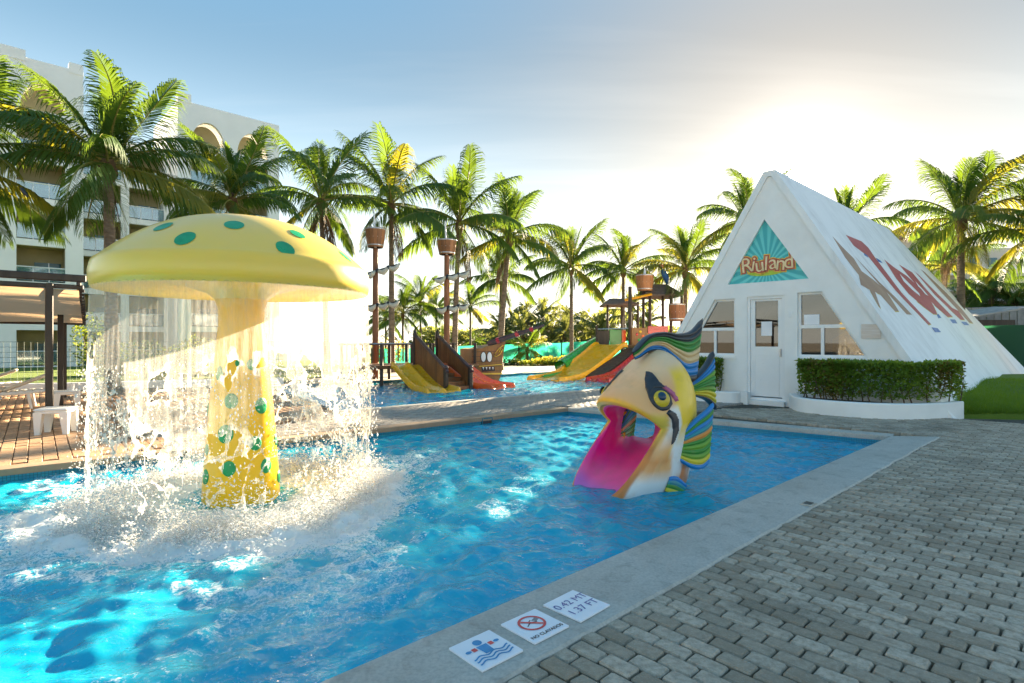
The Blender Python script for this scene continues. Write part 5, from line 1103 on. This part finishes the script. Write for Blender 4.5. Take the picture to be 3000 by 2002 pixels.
MB().tube([AT(1748, 965, 25.2), AT(1846, 962, 25.0)], .025, 6).build('hand_rail', M['metal'], tower)
def troof(x0, x1, ye, yt, Y, dep):
    a, b = AT(x0, ye, Y), AT(x1, ye, Y); t0, t1 = AT(x0+(x1-x0)*.22, yt, Y), AT(x0+(x1-x0)*.72, yt, Y); ym = Y+dep/2
    P_ = [a, b, Vector((b.x, Y+dep, b.z)), Vector((a.x, Y+dep, a.z)), Vector((t0.x, ym, t0.z)), Vector((t1.x, ym, t1.z))]; P_ = [Vector(p) for p in P_]; Q_ = [p-Vector((0, 0, .07)) for p in P_]
    m = MB(); m.add(P_+Q_, [(0, 1, 5, 4), (1, 2, 5), (2, 3, 4, 5), (3, 0, 4), (6, 10, 11, 7), (7, 11, 8), (8, 11, 10, 9), (9, 10, 6), (0, 6, 7, 1), (1, 7, 8, 2), (2, 8, 9, 3), (3, 9, 6, 0)]); m.build('roof', pm('grey_brown_shingle', (.16, .11, .085), (.10, .07, .055), 9, .8), tower)
troof(1774, 1872, 890, 871, 25.6, 1.8); troof(1896, 2003, 862, 826, 25.2, 2.2)
MB().tube([AT(1830, 880, 25.4), AT(1910, 862, 25.2)], .06, 8).build('beam', M['syellow'], tower)
bc = AT(1889, 853, 25.0); barrel(tower, 'hanging_barrel', tuple(bc), .30, .37, .72, 14); bc2 = AT(1983, 941, 24.2); barrel(tower, 'hanging_barrel', tuple(bc2), .30, .32, .74, 14, 'mast')
MB().tube([AT(1889, 806, 25.0), AT(1889, 785, 25.0)], [.07, .02], 8).build('barrel_spout', M['pvc'], tower)
# carved parrot on the roof ridge
pr_ = AT(1952, 826, 26.2); m = MB(); m.tube([pr_+Vector((.05, 0, -.12)), pr_+Vector((0, 0, .15)), pr_+Vector((-.10, 0, .38)), pr_+Vector((-.20, 0, .58))], [.05, .13, .14, .07], 10); m.build('parrot_body', pm('parrot_blue', (.01, .10, .30), None, 5, .5), tower, smooth='all')
MB().ball(pr_+Vector((-.24, 0, .72)), .13, 8).build('parrot_head', M['barrel'], tower, smooth='all'); MB().tube([pr_+Vector((-.34, 0, .74)), pr_+Vector((-.45, 0, .68))], [.06, .01], 6).build('parrot_beak', M['bright'], tower)

# ================================================================== PALMS
def frond_mesh(elev, droop, seed, npair=62, lw_=.0125, hang=.55, mat=('frond', 'rachis')):
    r = np.random.default_rng(seed); m = MB(); nseg = 22; p = np.zeros(3); path = [p.copy()]; ts = []
    for k in range(nseg):
        t = (k+.5)/nseg; th = R(elev-droop*t**1.4); p = p+np.array((math.cos(th), 0, math.sin(th)))/nseg; path.append(p.copy())
    path = np.array(path); path[:, 1] = .05*np.sin(np.linspace(0, 2.2, nseg+1))*r.normal(0, 1)
    m.mi = 1; m.tube([tuple(q) for q in path], list(np.linspace(.014, .002, nseg+1)), 4, False); m.mi = 0
    for k in range(npair):
        t = .10+.90*(k+.5)/npair; fi = t*nseg; i = min(int(fi), nseg-1); c = path[i]+(path[i+1]-path[i])*(fi-i); tg = path[i+1]-path[i]; tg = tg/np.linalg.norm(tg)
        ln = .33*(math.sin(math.pi*min(.985, .16+.80*t))**.62)*(.85+.3*r.random())
        for sd in (-1, 1):
            if r.random() < .07: continue
            sdv = np.array((0, sd, 0)); hg = hang*(.75+.6*r.random()); fwd = .55+.5*t
            d1_ = sdv*.85+tg*fwd+np.array((0, 0, .25-hg*.7)); d1_ = d1_/np.linalg.norm(d1_); d2_ = sdv*.45+tg*fwd*.8+np.array((0, 0, -hg*1.6)); d2_ = d2_/np.linalg.norm(d2_); d3_ = sdv*.2+tg*.4+np.array((0, 0, -hg*2.6)); d3_ = d3_/np.linalg.norm(d3_)
            wv = np.cross(d1_, np.array((0, 0, 1))+sdv*.6); wv = wv/(np.linalg.norm(wv)+1e-9)*lw_*(.6+.6*math.sin(math.pi*t))
            a0 = c; a1 = c+d1_*ln*.38; a2 = a1+d2_*ln*.36; a3 = a2+d3_*ln*.28
            m.add([a0-wv*.35, a0+wv*.35, a1-wv*.5, a1+wv*.5, a2-wv*.38, a2+wv*.38, a3], [(0, 1, 3, 2), (2, 3, 5, 4), (4, 5, 6)])
    return m.mesh('frond', [M[k] for k in mat], smooth=False, fix=False)
ELV = [(84, 14, .18), (68, 40, .3), (52, 58, .42), (34, 66, .55), (14, 62, .62), (-10, 46, .6), (-36, 34, .5)]
FR = {(i, v): frond_mesh(e, d*(.8+.4*v), 100+i*7+v, hang=hg*1.1) for i, (e, d, hg) in enumerate(ELV) for v in (0, 1)}
FRY = {i: frond_mesh(e, d, 300+i, hang=hg, mat=('frond_y', 'rachis')) for i, (e, d, hg) in enumerate(ELV)}
FRF = {i: frond_mesh(e, d, 400+i, 22, .040, hg, ('grove', 'rachis')) for i, (e, d, hg) in enumerate(ELV)}
FRD = frond_mesh(-62, 26, 500, 30, .014, .9, ('dead', 'dead'))
def palm(label, cr, base, Lf, nfr=22, seed=0, rt=.13, yel=.15, emin=0, dead=2, far=False, group=None, az0=None):
    r = np.random.default_rng(seed); cr = Vector(cr); base = Vector(base); o = thing('palm_tree', label, 'palm tree', base, group)
    path = []; rad = []; n = 26; mid = base.lerp(cr, .5)+Vector(((base.x-cr.x)*.18, 0, 0))
    for k in range(n+1):
        t = k/n; p = base*(1-t)**2+mid*2*t*(1-t)+cr*t*t; path.append(p); rad.append(rt*(1.0-.38*t+.5*max(0, .08-t)/.08)*(1.04 if k % 2 else .98))
    MB().tube(path, rad, 12).build('trunk', M['trunk'], o, smooth='all')
    MB().tube([cr-Vector((0, 0, .10*Lf)), cr-Vector((0, 0, .03*Lf)), cr+Vector((0, 0, .06*Lf)), cr+Vector((0, 0, .16*Lf))], [rt*.8, rt*1.35, rt*1.1, rt*.35], 10).build('crown_shaft', M['dead'], o, smooth='all')
    for k in range(nfr):
        f_ = k/(nfr-1); cls = int(min(6, emin+f_**1.05*(6.6-emin))); a = k*2.39996+seed*.7+r.normal(0, .18); 
        if far: me = FRF[cls]
        else: me = FRY[cls] if (r.random() < yel and cls > 1) else FR[(cls, int(r.integers(2)))]
        s_ = Lf*(.72 if cls == 0 else .9+.22*r.random())*(1.0 if cls < 6 else .85)
        ob = link('frond', me, o, cr-base+Vector((0, 0, .05*Lf)), (r.normal(0, .10), r.normal(0, .05), a), s_)
    for k in range(dead): link('dry_frond', FRD, o, cr-base-Vector((0, 0, .02*Lf)), (r.normal(0, .1), 0, r.random()*6.28), Lf*(.5+.25*r.random()))
    return o
def gb(px, Y): return ((px-CX)*Y/F, Y, BED)
palm('big bushy palm in front of the arched hotel wing behind the canopy', AT(316, 500, 14.5), gb(330, 14.5), 2.85, 24, 1, .17, .18, dead=1)
palm('palm cut by the picture edge, its fronds hanging over the tan canopy', AT(-170, 480, 13.5), gb(-140, 13.5), 2.9, 24, 2, .17, .25, dead=1)
palm('bright palm rising just behind the mushroom cap', AT(680, 600, 18.5), gb(690, 18.5), 2.5, 22, 3, .15, .25, dead=1)
palm('tall thin palm with upright fronds between mushroom and first mast', AT(940, 600, 23), gb(960, 23), 3.2, 17, 4, .14, .08, dead=4)
palm('tall palm standing directly behind the first ship mast', AT(1146, 610, 25), gb(1148, 25), 3.5, 18, 5, .15, .10, dead=2)
palm('tall palm standing directly behind the second ship mast', AT(1345, 665, 26), gb(1330, 26), 3.5, 18, 6, .15, .10, dead=2)
palm('leaning palm with rounded crown over the ship bowsprit', AT(1492, 705, 27), gb(1462, 27), 3.1, 20, 7, .16, .15, dead=1)
palm('shorter palm half hidden behind the leaning palm trunk', AT(1468, 822, 33), gb(1464, 33), 2.7, 20, 8, .12, .2, dead=1)
palm('slim palm standing alone above the yellow tower slide', AT(1674, 790, 30), gb(1674, 30), 2.9, 20, 9, .12, .15, dead=0)
palm('palm rising behind the small roofed deck of the play tower', AT(1826, 800, 31), gb(1826, 31), 2.6, 20, 10, .12, .3, dead=1)
palm('palm between the play tower roof and the white hut', AT(2008, 800, 27), gb(2008, 27), 2.9, 22, 11, .13, .35, dead=0)
palm('palm showing its crown beside the hut apex and sign gable', AT(2185, 655, 25), gb(2190, 25), 2.5, 20, 12, .13, .3, dead=0)
palm('palm showing only its crown above the middle of the hut ridge', AT(2480, 690, 27), gb(2480, 27), 3.0, 20, 13, .13, .5, dead=0)
palm('large palm behind the painted roof slope in front of cream hotel', AT(2815, 655, 19.5), gb(2815, 19.5), 2.75, 26, 14, .15, .3, dead=1)
palm('palm at the picture edge crowding the large palm by the hut', AT(3040, 690, 18), gb(3060, 18), 2.4, 22, 15, .14, .3, dead=0)
palm('slimmer palm close behind the large palm by the hut roof', AT(2768, 790, 24), gb(2765, 24), 2.1, 18, 16, .13, .5, dead=0)
for i, (px, py, Y, l_, lab) in enumerate(((1232, 890, 34, 2.2, 'small upright palm between the two ship masts'), (1278, 915, 38, 2.1, 'smaller palm beside the small upright palm between the masts'), (1378, 905, 36, 2.1, 'small palm with drooping fronds right of the second mast'), (1180, 925, 33, 2.0, 'low bushy palm just right of the first mast'), (1130, 940, 36, 1.9, 'low yellowish palm behind the first mast foot'), (1386, 1000, 44, 1.0, 'little fan palm beyond the green net fence'), (1545, 1030, 36, 1.9, 'young yellow palm growing in front of the green net'))):
    palm(lab, AT(px, py, Y), gb(px, Y), l_, 16, 30+i, .09, .45 if i in (4, 6) else .2, dead=0, emin=1 if i == 6 else 0)
for i, (px, py, Y) in enumerate(((1500, 965, 62), (1545, 950, 64), (1588, 940, 66), (1625, 955, 68), (1668, 948, 64), (1705, 958, 66), (1735, 975, 62), (1470, 985, 60), (1790, 975, 60), (1850, 930, 55), (1900, 950, 60), (1600, 975, 58), (1655, 985, 57), (1530, 988, 57), (1760, 990, 56))):
    palm('hazy palm in the grove beyond the green net fence', AT(px, py, Y), gb(px, Y), 3.0+.6*math.sin(i), 15, 60+i, .2, 0, dead=0, far=True, group='palms in the far grove')
gv = np.random.default_rng(90); n = 9000; X = gv.uniform(-12, 22, n); Y = gv.uniform(66, 74, n); hmax = 2.0+2.2*vnoise(X, Y*0, .25, 91); P = np.stack([X, Y, hmax*gv.random(n)**.7], -1)
me_o = leafobj('grove_undergrowth', P, .55, [M['grove']], None, gv, org=Vector((0, 70, 0)))
me_o.location = (0, 70, 0); tag(me_o, 'dense green undergrowth under the far palm grove', 'bushes', kind='stuff')
def bush(label, c, size, n, mats, seed, lsz=.10, cat='shrub', name='shrub'):
    r = np.random.default_rng(seed); c = Vector(c); o = thing(name, label, cat, c); P = r.normal(0, 1, (n, 3)); P /= np.linalg.norm(P, axis=1)[:, None]; P *= (.45+.55*r.random(n)**.5)[:, None]
    lump = .75+.5*vnoise(P[:, 0]*1.0+4, P[:, 1]+P[:, 2]+4, 1.6, seed); P = P*lump[:, None]*np.array(size)/2; P[:, 2] += size[2]*.48; P = P[P[:, 2] > .02]+np.array(c)
    leafobj('foliage', P, lsz, mats, o, r); 
    for k in range(4): MB().tube([c, c+Vector((r.normal(0, .15)*size[0], r.normal(0, .1), size[2]*.6))], [.03, .01], 5).build('stem', M['twig'], o)
for i, (px, Y, sx, h_, lab) in enumerate(((1610, 33, 1.8, .5, 'yellow croton bush nearest the young yellow palm'), (1668, 33.5, 2.0, .55, 'yellow croton bush under the slim lone palm'), (1735, 33, 1.9, .55, 'yellow croton bush beside the green tube slide'), (1500, 33, 2.6, .35, 'low dark green ground bush along the far deck edge'), (1590, 32.6, 3.0, .32, 'low dark bush strip in front of the yellow crotons'), (1140, 31, 2.2, 1.9, 'bright yellow green bush behind the first mast'))):
    bush(lab, gb(px, Y), (sx, 1.0, h_), 700, [M['croton'] if 'yellow' in lab else M['shrub'], M['hedge']], 130+i, .13)
for i, (px, Y, sx, h_, lab) in enumerate(((268, 22, 1.6, 2.6, 'dark climbing shrub at the foot of the hotel wing'), (330, 22, 2.0, .7, 'low dark shrub at the hotel lawn edge'), (420, 23, 2.4, 1.5, 'dark shrub behind the falling water near the lawn'), (500, 24, 2.4, 1.2, 'rounded shrub on the lawn behind the mushroom'), (590, 24, 2.2, 1.7, 'tall shrub on the lawn behind the mushroom stem'))):
    bush(lab, gb(px, Y), (sx, 1.0, h_), 900, [M['shrub'], M['hedge']], 140+i, .12)
# ================================================================== HOTEL WING (left)
M['hotel'] = pm('white_hotel_wall', (.87, .87, .86), (.80, .80, .79), .6, .85, .2, 12, .004); M['bal'] = pm('olive_cream_balcony', (.46, .40, .22), (.38, .33, .18), 1, .8)
def _rg():
    b = NB('blue_glass_rail'); g_ = b.n('ShaderNodeBsdfGlossy'); g_.inputs['Roughness'].default_value = .05; tp = b.n('ShaderNodeBsdfTransparent'); tp.inputs[0].default_value = (.45, .72, .80, 1); d = b.bsdf((.10, .33, .42), .3)
    return b.done(b.ms(.25, b.ms(.3, tp.outputs[0], d), g_.outputs[0]))
M['railglass'] = _rg(); M['doorglass'] = pm('dark_blue_glass', (.03, .10, .13), (.05, .16, .20), 1, .12, 0)
HB = Vector((-25.0, 28.0)); hr = Vector((.725, .69)).normalized(); hn = Vector((hr.y, -hr.x))
def HP(t, z, d=0.0): p = HB+hr*t-hn*d; return Vector((p.x, p.y, z))
hotel = thing('hotel_wing', 'tall white hotel wing with arched openings and glass balconies', 'building', (HB.x, HB.y, BED))
def arch(t0, t1, z0_, z1_, n=18): c = (t0+t1)/2; return [(t0, z0_), (t1, z0_)]+[(c+(t1-t0)/2*math.cos(a), z0_+.02+(z1_-z0_)*math.sin(a)) for a in np.linspace(0, math.pi, n)]
ST = 2.15
def block(t0, t1, d, ztop_, bays, arches, depth=3.0, nk=6, name='facade'):
    loops = [[(t0, BED), (t1, BED), (t1, ztop_), (t0, ztop_)]]; op = []
    for b0_, b1_ in bays:
        for k in range(nk): op.append((b0_, b1_, .10+ST*k, 1.93+ST*k))
    loops += [[(a, c), (b, c), (b, e), (a, e)] for a, b, c, e in op]+[arch(*a) for a in arches]
    m = MB(); m.slab(loops, lambda a, b, q: HP(a, b, d+q), .25); m.build(name, M['hotel'], hotel)
    for tt in (t0+.002, t1-.002):
        m = MB(); m.slab([[(0, BED), (depth+3, BED), (depth+3, ztop_-.002), (0, ztop_-.002)]], lambda a, b, q: HP(tt+(q if tt == t0+.002 else -q), b, d+.25+a), .2); m.build('end_wall', M['hotel'], hotel)
    m = MB(); m.slab([[(t0, ztop_-.3), (t1, ztop_-.3), (t1, ztop_-.15), (t0, ztop_-.15)]], lambda a, b, q: HP(a, b, d+.25+q), depth+3); m.build('roof', M['hotel'], hotel)
    for a, b, c, e in op:
        m = MB(); dd_ = d+.25; W = 1.35
        m.add([HP(a-.02, c, dd_), HP(b+.02, c, dd_), HP(b+.02, c, dd_+W), HP(a-.02, c, dd_+W), HP(a-.02, e+.02, dd_), HP(b+.02, e+.02, dd_), HP(b+.02, e+.02, dd_+W), HP(a-.02, e+.02, dd_+W)], [(0, 1, 2, 3), (7, 6, 5, 4), (0, 3, 7, 4), (1, 5, 6, 2), (3, 2, 6, 7)]); m.build('balcony', M['bal'], hotel, fix=False); bo = hotel.children[-1]; ORG[bo] = ORG[hotel]
        m = MB(); m.slab([[(a+(b-a)*.40, c+.02), (b-.06, c+.02), (b-.06, c+1.15), (a+(b-a)*.40, c+1.15)]], lambda p, q_, q: HP(p, q_, dd_+W-.08+q), .05); m.build('balcony_door', M['doorglass'], bo)
        m = MB(); m.slab([[((a+b)/2+.38, c+.02), ((a+b)/2+.42, c+.02), ((a+b)/2+.42, c+1.15), ((a+b)/2+.38, c+1.15)]], lambda p, q_, q: HP(p, q_, dd_+W-.12+q), .04); m.build('door_mullion', M['metal'], bo)
        m = MB(); m.slab([[(a+.02, c+.06), (b-.02, c+.06), (b-.02, c+.72), (a+.02, c+.72)]], lambda p, q_, q: HP(p, q_, d+.06+q), .02); m.build('glass_rail', M['railglass'], bo)
        MB().tube([HP(a, c+.75, d+.07), HP(b, c+.75, d+.07)], .03, 6).build('rail_top', M['pvc'], bo)
        for f_ in (.33, .66): MB().tube([HP(a+(b-a)*f_, c, d+.05), HP(a+(b-a)*f_, c+.75, d+.05)], .018, 5).build('rail_post', M['pvc'], bo)
    for a, b, c, e in arches:
        m = MB(); m.slab([arch(a-.05, b+.05, c-.05, e+.05)], lambda p, q_, q: HP(p, q_, d+1.0+q), .1); m.build('arch_back', M['bal'], hotel)
block(-8, 2.96, 0, 15.7, [(.27, 2.2), (-2.9, -.9)], [(.40, 2.25, 13.15, 14.6), (-2.9, -.9, 13.15, 14.6)], name='facade')
block(2.94, 7.42, 2.4, 13.2, [(3.2, 5.0), (5.4, 7.2)], [], 2.0)
block(7.4, 13.3, 0, 15.6, [(8.1, 10.0), (10.7, 12.6)], [(8.1, 10.0, 13.15, 14.6), (10.7, 12.6, 13.15, 14.6)])
for a, b in ((-1.2, .62), (2.35, 2.95), (7.4, 8.1)): m = MB(); m.slab([[(a, 15.5), (b, 15.5), (b, 16.05), (a, 16.05)]], lambda p, q_, q: HP(p, q_, -.03+q), .5); m.build('parapet', M['hotel'], hotel)
hf = Vector((-16.5, 24.0)); 
# wire fence along the lawn
wf = thing('wire_fence', 'thin green wire mesh fence in front of the hotel lawn', 'fence', (-14, 15.7, 0)); wa, wb_ = ka+kn*.35, kc+kn*.35; nW = 120
MBw = MB(); zz0, zz1 = .18, 1.34
for k in range(9): z = zz0+(zz1-zz0)*k/8; MBw.tube([(wa.x, wa.y, z), (wb_.x, wb_.y, z)], .006, 3, False)
for k in range(nW): p = wa.lerp(wb_, k/nW); MBw.tube([(p.x, p.y, zz0), (p.x, p.y, zz1)], .004, 3, False)
MBw.build('wire_mesh', M['darkgreen'], wf, fix=False)
for k in range(8): p = wa.lerp(wb_, (k+.4)/8); MB().tube([(p.x, p.y, 0), (p.x, p.y, 1.42)], .03, 6).build('post', M['darkgreen'], wf)
# ================================================================== PERGOLA AND TERRACE FURNITURE
P1 = G(144, 1261); pe = Vector((-.60, .80)); prr = Vector((.72, .69)).normalized(); perg = thing('pergola', 'dark brown pergola with sloping tan fabric canopy on the terrace', 'pergola', (P1.x, P1.y, 0))
zf, zb_ = 2.34, 1.90
def PP(l, d, z): p = P1.xy-prr*l+pe*d; return Vector((p.x, p.y, z))
for l in (0, 3.6):
    for d, zt_ in ((0, 2.24), (4.2, 2.02), (6.3, 1.86)): a = PP(l, d, 0); MB().cbox((a.x, a.y, zt_/2), (.095, .095, zt_), .012, math.atan2(prr.y, prr.x)).build('post', M['dark_wood'], perg)
def beam(a, b, w_, h_, nm='beam'): a, b = Vector(a), Vector(b); c = (a+b)/2; dv = b-a; q = dv.to_track_quat('X', 'Z').to_matrix(); MB().cbox(c, (dv.length, w_, h_), .012, M=q).build(nm, M['dark_wood'], perg)
beam(PP(5, 0, 2.335), PP(-.45, 0, 2.335), .09, .11); beam(PP(5, .02, 2.20), PP(-.42, .02, 2.20), .07, .07); beam(PP(5, 6.3, 1.80), PP(-.42, 6.3, 1.80), .09, .09)
for l in (-.36, 1.6, 3.4): beam(PP(l, -.05, 2.25), PP(l, 6.4, 1.86), .06, .07, 'rafter')
def _fab():
    b = NB('tan_canopy_fabric'); n = b.noise(30, 4); d = b.bsdf((.58, .42, .28), .8, b.bump(n, .003, .2)); tl = b.n('ShaderNodeBsdfTranslucent'); tl.inputs[0].default_value = (.72, .48, .28, 1); return b.done(b.ms(.55, d, tl.outputs[0]))
rows = []
for j in range(25):
    d = 6.35*j/24; sag = .05*math.sin(math.pi*((j/24*3) % 1)); rows.append([PP(l, d, 2.155-.0555*d-sag+.01*math.sin(l*3)) for l in np.linspace(-.36, 5, 24)])
MB().grid(rows).build('canopy', _fab(), perg, smooth='all', fix=False)
for k in range(12): c = PP(-.38, .4+k*.5, 2.19-.0555*(.4+k*.5)); MB().cbox(c, (.03, .10, .05), .005, math.atan2(pe.y, pe.x)).build('canopy_clip', M['dark_wood'], perg)
M['plastic'] = pm('white_plastic', (.80, .79, .76), (.74, .73, .70), 4, .35, .03)
def side_table(label, c, rz, w_=.56, h_=.38):
    o = thing('side_table', label, 'table', (c.x, c.y, 0)); o.rotation_euler = (0, 0, rz); ORG[o] = Vector((0, 0, 0))
    MB().cbox((0, 0, h_-.02), (w_, w_, .035), .015).build('table_top', M['plastic'], o); MB().cbox((0, 0, h_-.055), (w_-.03, w_-.03, .045), .01).build('apron', M['plastic'], o)
    for sx in (-1, 1):
        for sy in (-1, 1):
            m = MB(); x0 = sx*(w_/2-.06); y0 = sy*(w_/2-.06); rows = []
            for z, k in ((h_-.05, 1.0), (h_*.5, .8), (0, .55)): s_ = .055*k; xo = x0+sx*.02*(1-z/h_); rows.append([(xo-s_, y0-s_, z), (xo+s_, y0-s_, z), (xo+s_, y0+s_, z), (xo-s_, y0+s_, z)])
            m.grid(rows, True); m.build('leg', M['plastic'], o)
t1c = G(166, 1269); side_table('white plastic side table in front of the first canopy post', t1c.xy, R(18), .42); t2c = G(196, 1200); side_table('white plastic side table between the two rear canopy posts', t2c.xy, R(40), .42)
cu = thing('tumbler', 'clear white plastic tumbler standing on the rear side table', 'cup', (t2c.x+.1, t2c.y, .378)); MB().lathe([(.03, 0), (.045, .14), (.041, .14), (.027, .01), (.0, .01)], 16, (t2c.x+.1, t2c.y, .378)).build('wall', M['plastic'], cu, smooth=True); MB().lathe([(.043, .135), (.048, .14), (.043, .145)], 16, (t2c.x+.1, t2c.y, .378)).build('rim', M['plastic'], cu, smooth=True)
M['mattress'] = pm('cream_mattress', (.72, .64, .52), (.62, .54, .43), 3, .85, .3, 40)
def lounger(label, p, rz):
    o = thing('sun_lounger', label, 'sun lounger', (p.x, p.y, 0), None); o.rotation_euler = (0, 0, rz); ORG[o] = Vector((0, 0, 0))
    for s_ in (-1, 1):
        MB().tube([(-.95, s_*.32, .30), (.0, s_*.32, .30), (.55, s_*.32, .32), (.95, s_*.32, .36)], .03, 8).build('side_rail', M['plastic'], o, smooth=True)
        for x in (-.75, .6): MB().tube([(x, s_*.31, .30), (x+.05, s_*.33, 0)], [.032, .024], 8).build('leg', M['plastic'], o, smooth=True)
    for k in range(15): MB().cbox((-.9+k*.125, 0, .335+max(0, k-9)*.005), (.095, .66, .035), .014).build('slat', M['plastic'], o)
    MB().cbox((-.35, 0, .39), (1.15, .6, .07), .03).build('seat_cushion', M['mattress'], o, smooth=True)
    q = Matrix.Rotation(R(-24), 3, 'Y'); MB().cbox((.55, 0, .52), (.75, .6, .07), .03, M=q).build('back_cushion', M['mattress'], o, smooth=True)
lp = AT(-20, 1150, 11.2); lounger('white slatted sun lounger with cream mattress under the canopy', Vector((lp.x-.05, lp.y, 0)), R(35))
lp = AT(-95, 1130, 13.0); lounger('second sun lounger farther back under the tan canopy', Vector((lp.x-.05, lp.y, 0)), R(35))
bp = AT(70, 570, 12.4); bd = thing('bird', 'small black bird perched on a drooping palm frond', 'bird', bp); m = MB(); m.tube([bp+Vector((.10, 0, -.05)), bp+Vector((.03, 0, .02)), bp+Vector((-.02, 0, .08)), bp+Vector((-.05, 0, .14)), bp+Vector((-.09, 0, .15))], [.012, .035, .04, .026, .006], 8); m.build('body', M['black'], bd, smooth='all')
for s_ in (-1, 1): MB().tube([bp+Vector((0, s_*.012, .04)), bp+Vector((0, s_*.012, -.06))], .004, 4).build('leg', M['black'], bd)
# ================================================================== RIGHT BACKGROUND
M['cream'] = pm('cream_hotel_wall', (.66, .60, .50), (.58, .53, .44), .5, .85); M['tileroof'] = pm('terracotta_roof', (.42, .17, .08), None, 2, .8)
h2 = thing('far_hotel', 'cream hotel block with small windows far behind the large palm', 'building', (47, 60, BED)); 
def far_block(x0, x1, ytop, Y, wins, name):
    a, b = AT(x0, ytop, Y), AT(x1, ytop, Y); m = MB(); m.box(((a.x+b.x)/2, Y+4, a.z/2), (b.x-a.x, 8, a.z+.1)); m.build(name, M['cream'], h2)
    for wx in wins:
        for wy in range(int(ytop)+28, 900, 46):
            p, q = AT(wx, wy, Y-.05), AT(wx+24, wy+28, Y-.05); MB().box(((p.x+q.x)/2, Y-.05, (p.z+q.z)/2), (q.x-p.x, .14, p.z-q.z)).build('window', M['doorglass'], h2); wo_ = h2.children[-1]; ORG[wo_] = ORG[h2]
            MB().box(((p.x+q.x)/2, Y-.35, q.z-.12), (q.x-p.x+.5, .7, .22)).build('balcony_slab', M['hotel'], wo_)
far_block(2620, 2835, 700, 62, (2650, 2700, 2750, 2790), 'wall'); far_block(2836, 2990, 728, 60, (2842, 2896, 2940), 'wall'); far_block(2991, 3180, 800, 58, (3010, 3060), 'wall')
a, b = AT(2610, 700, 61.5), AT(2845, 700, 61.5); m = MB(); m.add([(a.x, 61.3, a.z), (b.x, 61.3, b.z), (b.x, 70, b.z), (a.x, 70, a.z), (a.x+1, 65.5, a.z+1.6), (b.x-1, 65.5, b.z+1.6)], [(0, 1, 5, 4), (1, 2, 5), (2, 3, 4, 5), (3, 0, 4), (3, 2, 1, 0)]); m.build('roof', M['tileroof'], h2)
M['corr'] = pm('grey_corrugated', (.30, .29, .27), (.2, .2, .19), 3, .6)
cfl = thing('board_fence', 'grey corrugated board fence behind the hut foot', 'fence', (24, 30, BED)); a, b = AT(2740, 905, 32), AT(3120, 893, 30)
for k in range(34):
    p = a.lerp(b, (k+.5)/34); q = (b.xy-a.xy).length/34; MB().cbox((p.x, p.y+(.03 if k % 2 else 0), p.z/2), (q*.96, .05, p.z), .01, math.atan2(b.y-a.y, b.x-a.x)).build('board', M['corr'], cfl)
M['netd'] = _net('dark_green_net', (.012, .07, .035), (.02, .10, .05), .96)
screen_fence([AT(2700, 962, 27), AT(2870, 956, 26), AT(3120, 950, 25)], 'dark green net fence low behind the hut foot', M['netd'], M['darkgreen'])
sh = AT(2870, 905, 28.5); shd = thing('shed_roof', 'small grey lean-to shed beside the dark green net', 'shed', (sh.x, sh.y, BED)); MB().box((sh.x+.6, sh.y+.8, 1.2), (2.6, 1.4, 2.5)).build('wall', M['dark_wood'], shd)
m = MB(); m.add([(sh.x-1.2, sh.y-.4, 2.45), (sh.x+2.2, sh.y-.4, 3.0), (sh.x+2.2, sh.y+1.8, 3.15), (sh.x-1.2, sh.y+1.8, 2.6), (sh.x-1.2, sh.y-.4, 2.53), (sh.x+2.2, sh.y-.4, 3.08), (sh.x+2.2, sh.y+1.8, 3.23), (sh.x-1.2, sh.y+1.8, 2.68)], [(3, 2, 1, 0), (4, 5, 6, 7), (0, 1, 5, 4), (1, 2, 6, 5), (2, 3, 7, 6), (3, 0, 4, 7)]); m.build('roof', M['corr'], shd)
for i, (px, py, Y, l_, lab) in enumerate(((2905, 860, 34, 2.4, 'dark dense palm in front of the cream hotel base'), (2975, 900, 33, 2.0, 'dark low palm beside the grey board fence'), (2830, 905, 35, 1.8, 'dark low palm right behind the large palm trunk'))): palm(lab, AT(px, py, Y), gb(px, Y), l_, 24, 200+i, .2, 0, dead=0, emin=1)
bush('dark hedge mass behind the grey board fence', gb(2900, 37), (14, 2, 3.4), 2500, [M['shrub']], 210, .35)
bush('dark leafy mass between the ridge palms and cream hotel', gb(2640, 45), (12, 2, 6), 2500, [M['shrub'], M['hedge']], 211, .35)
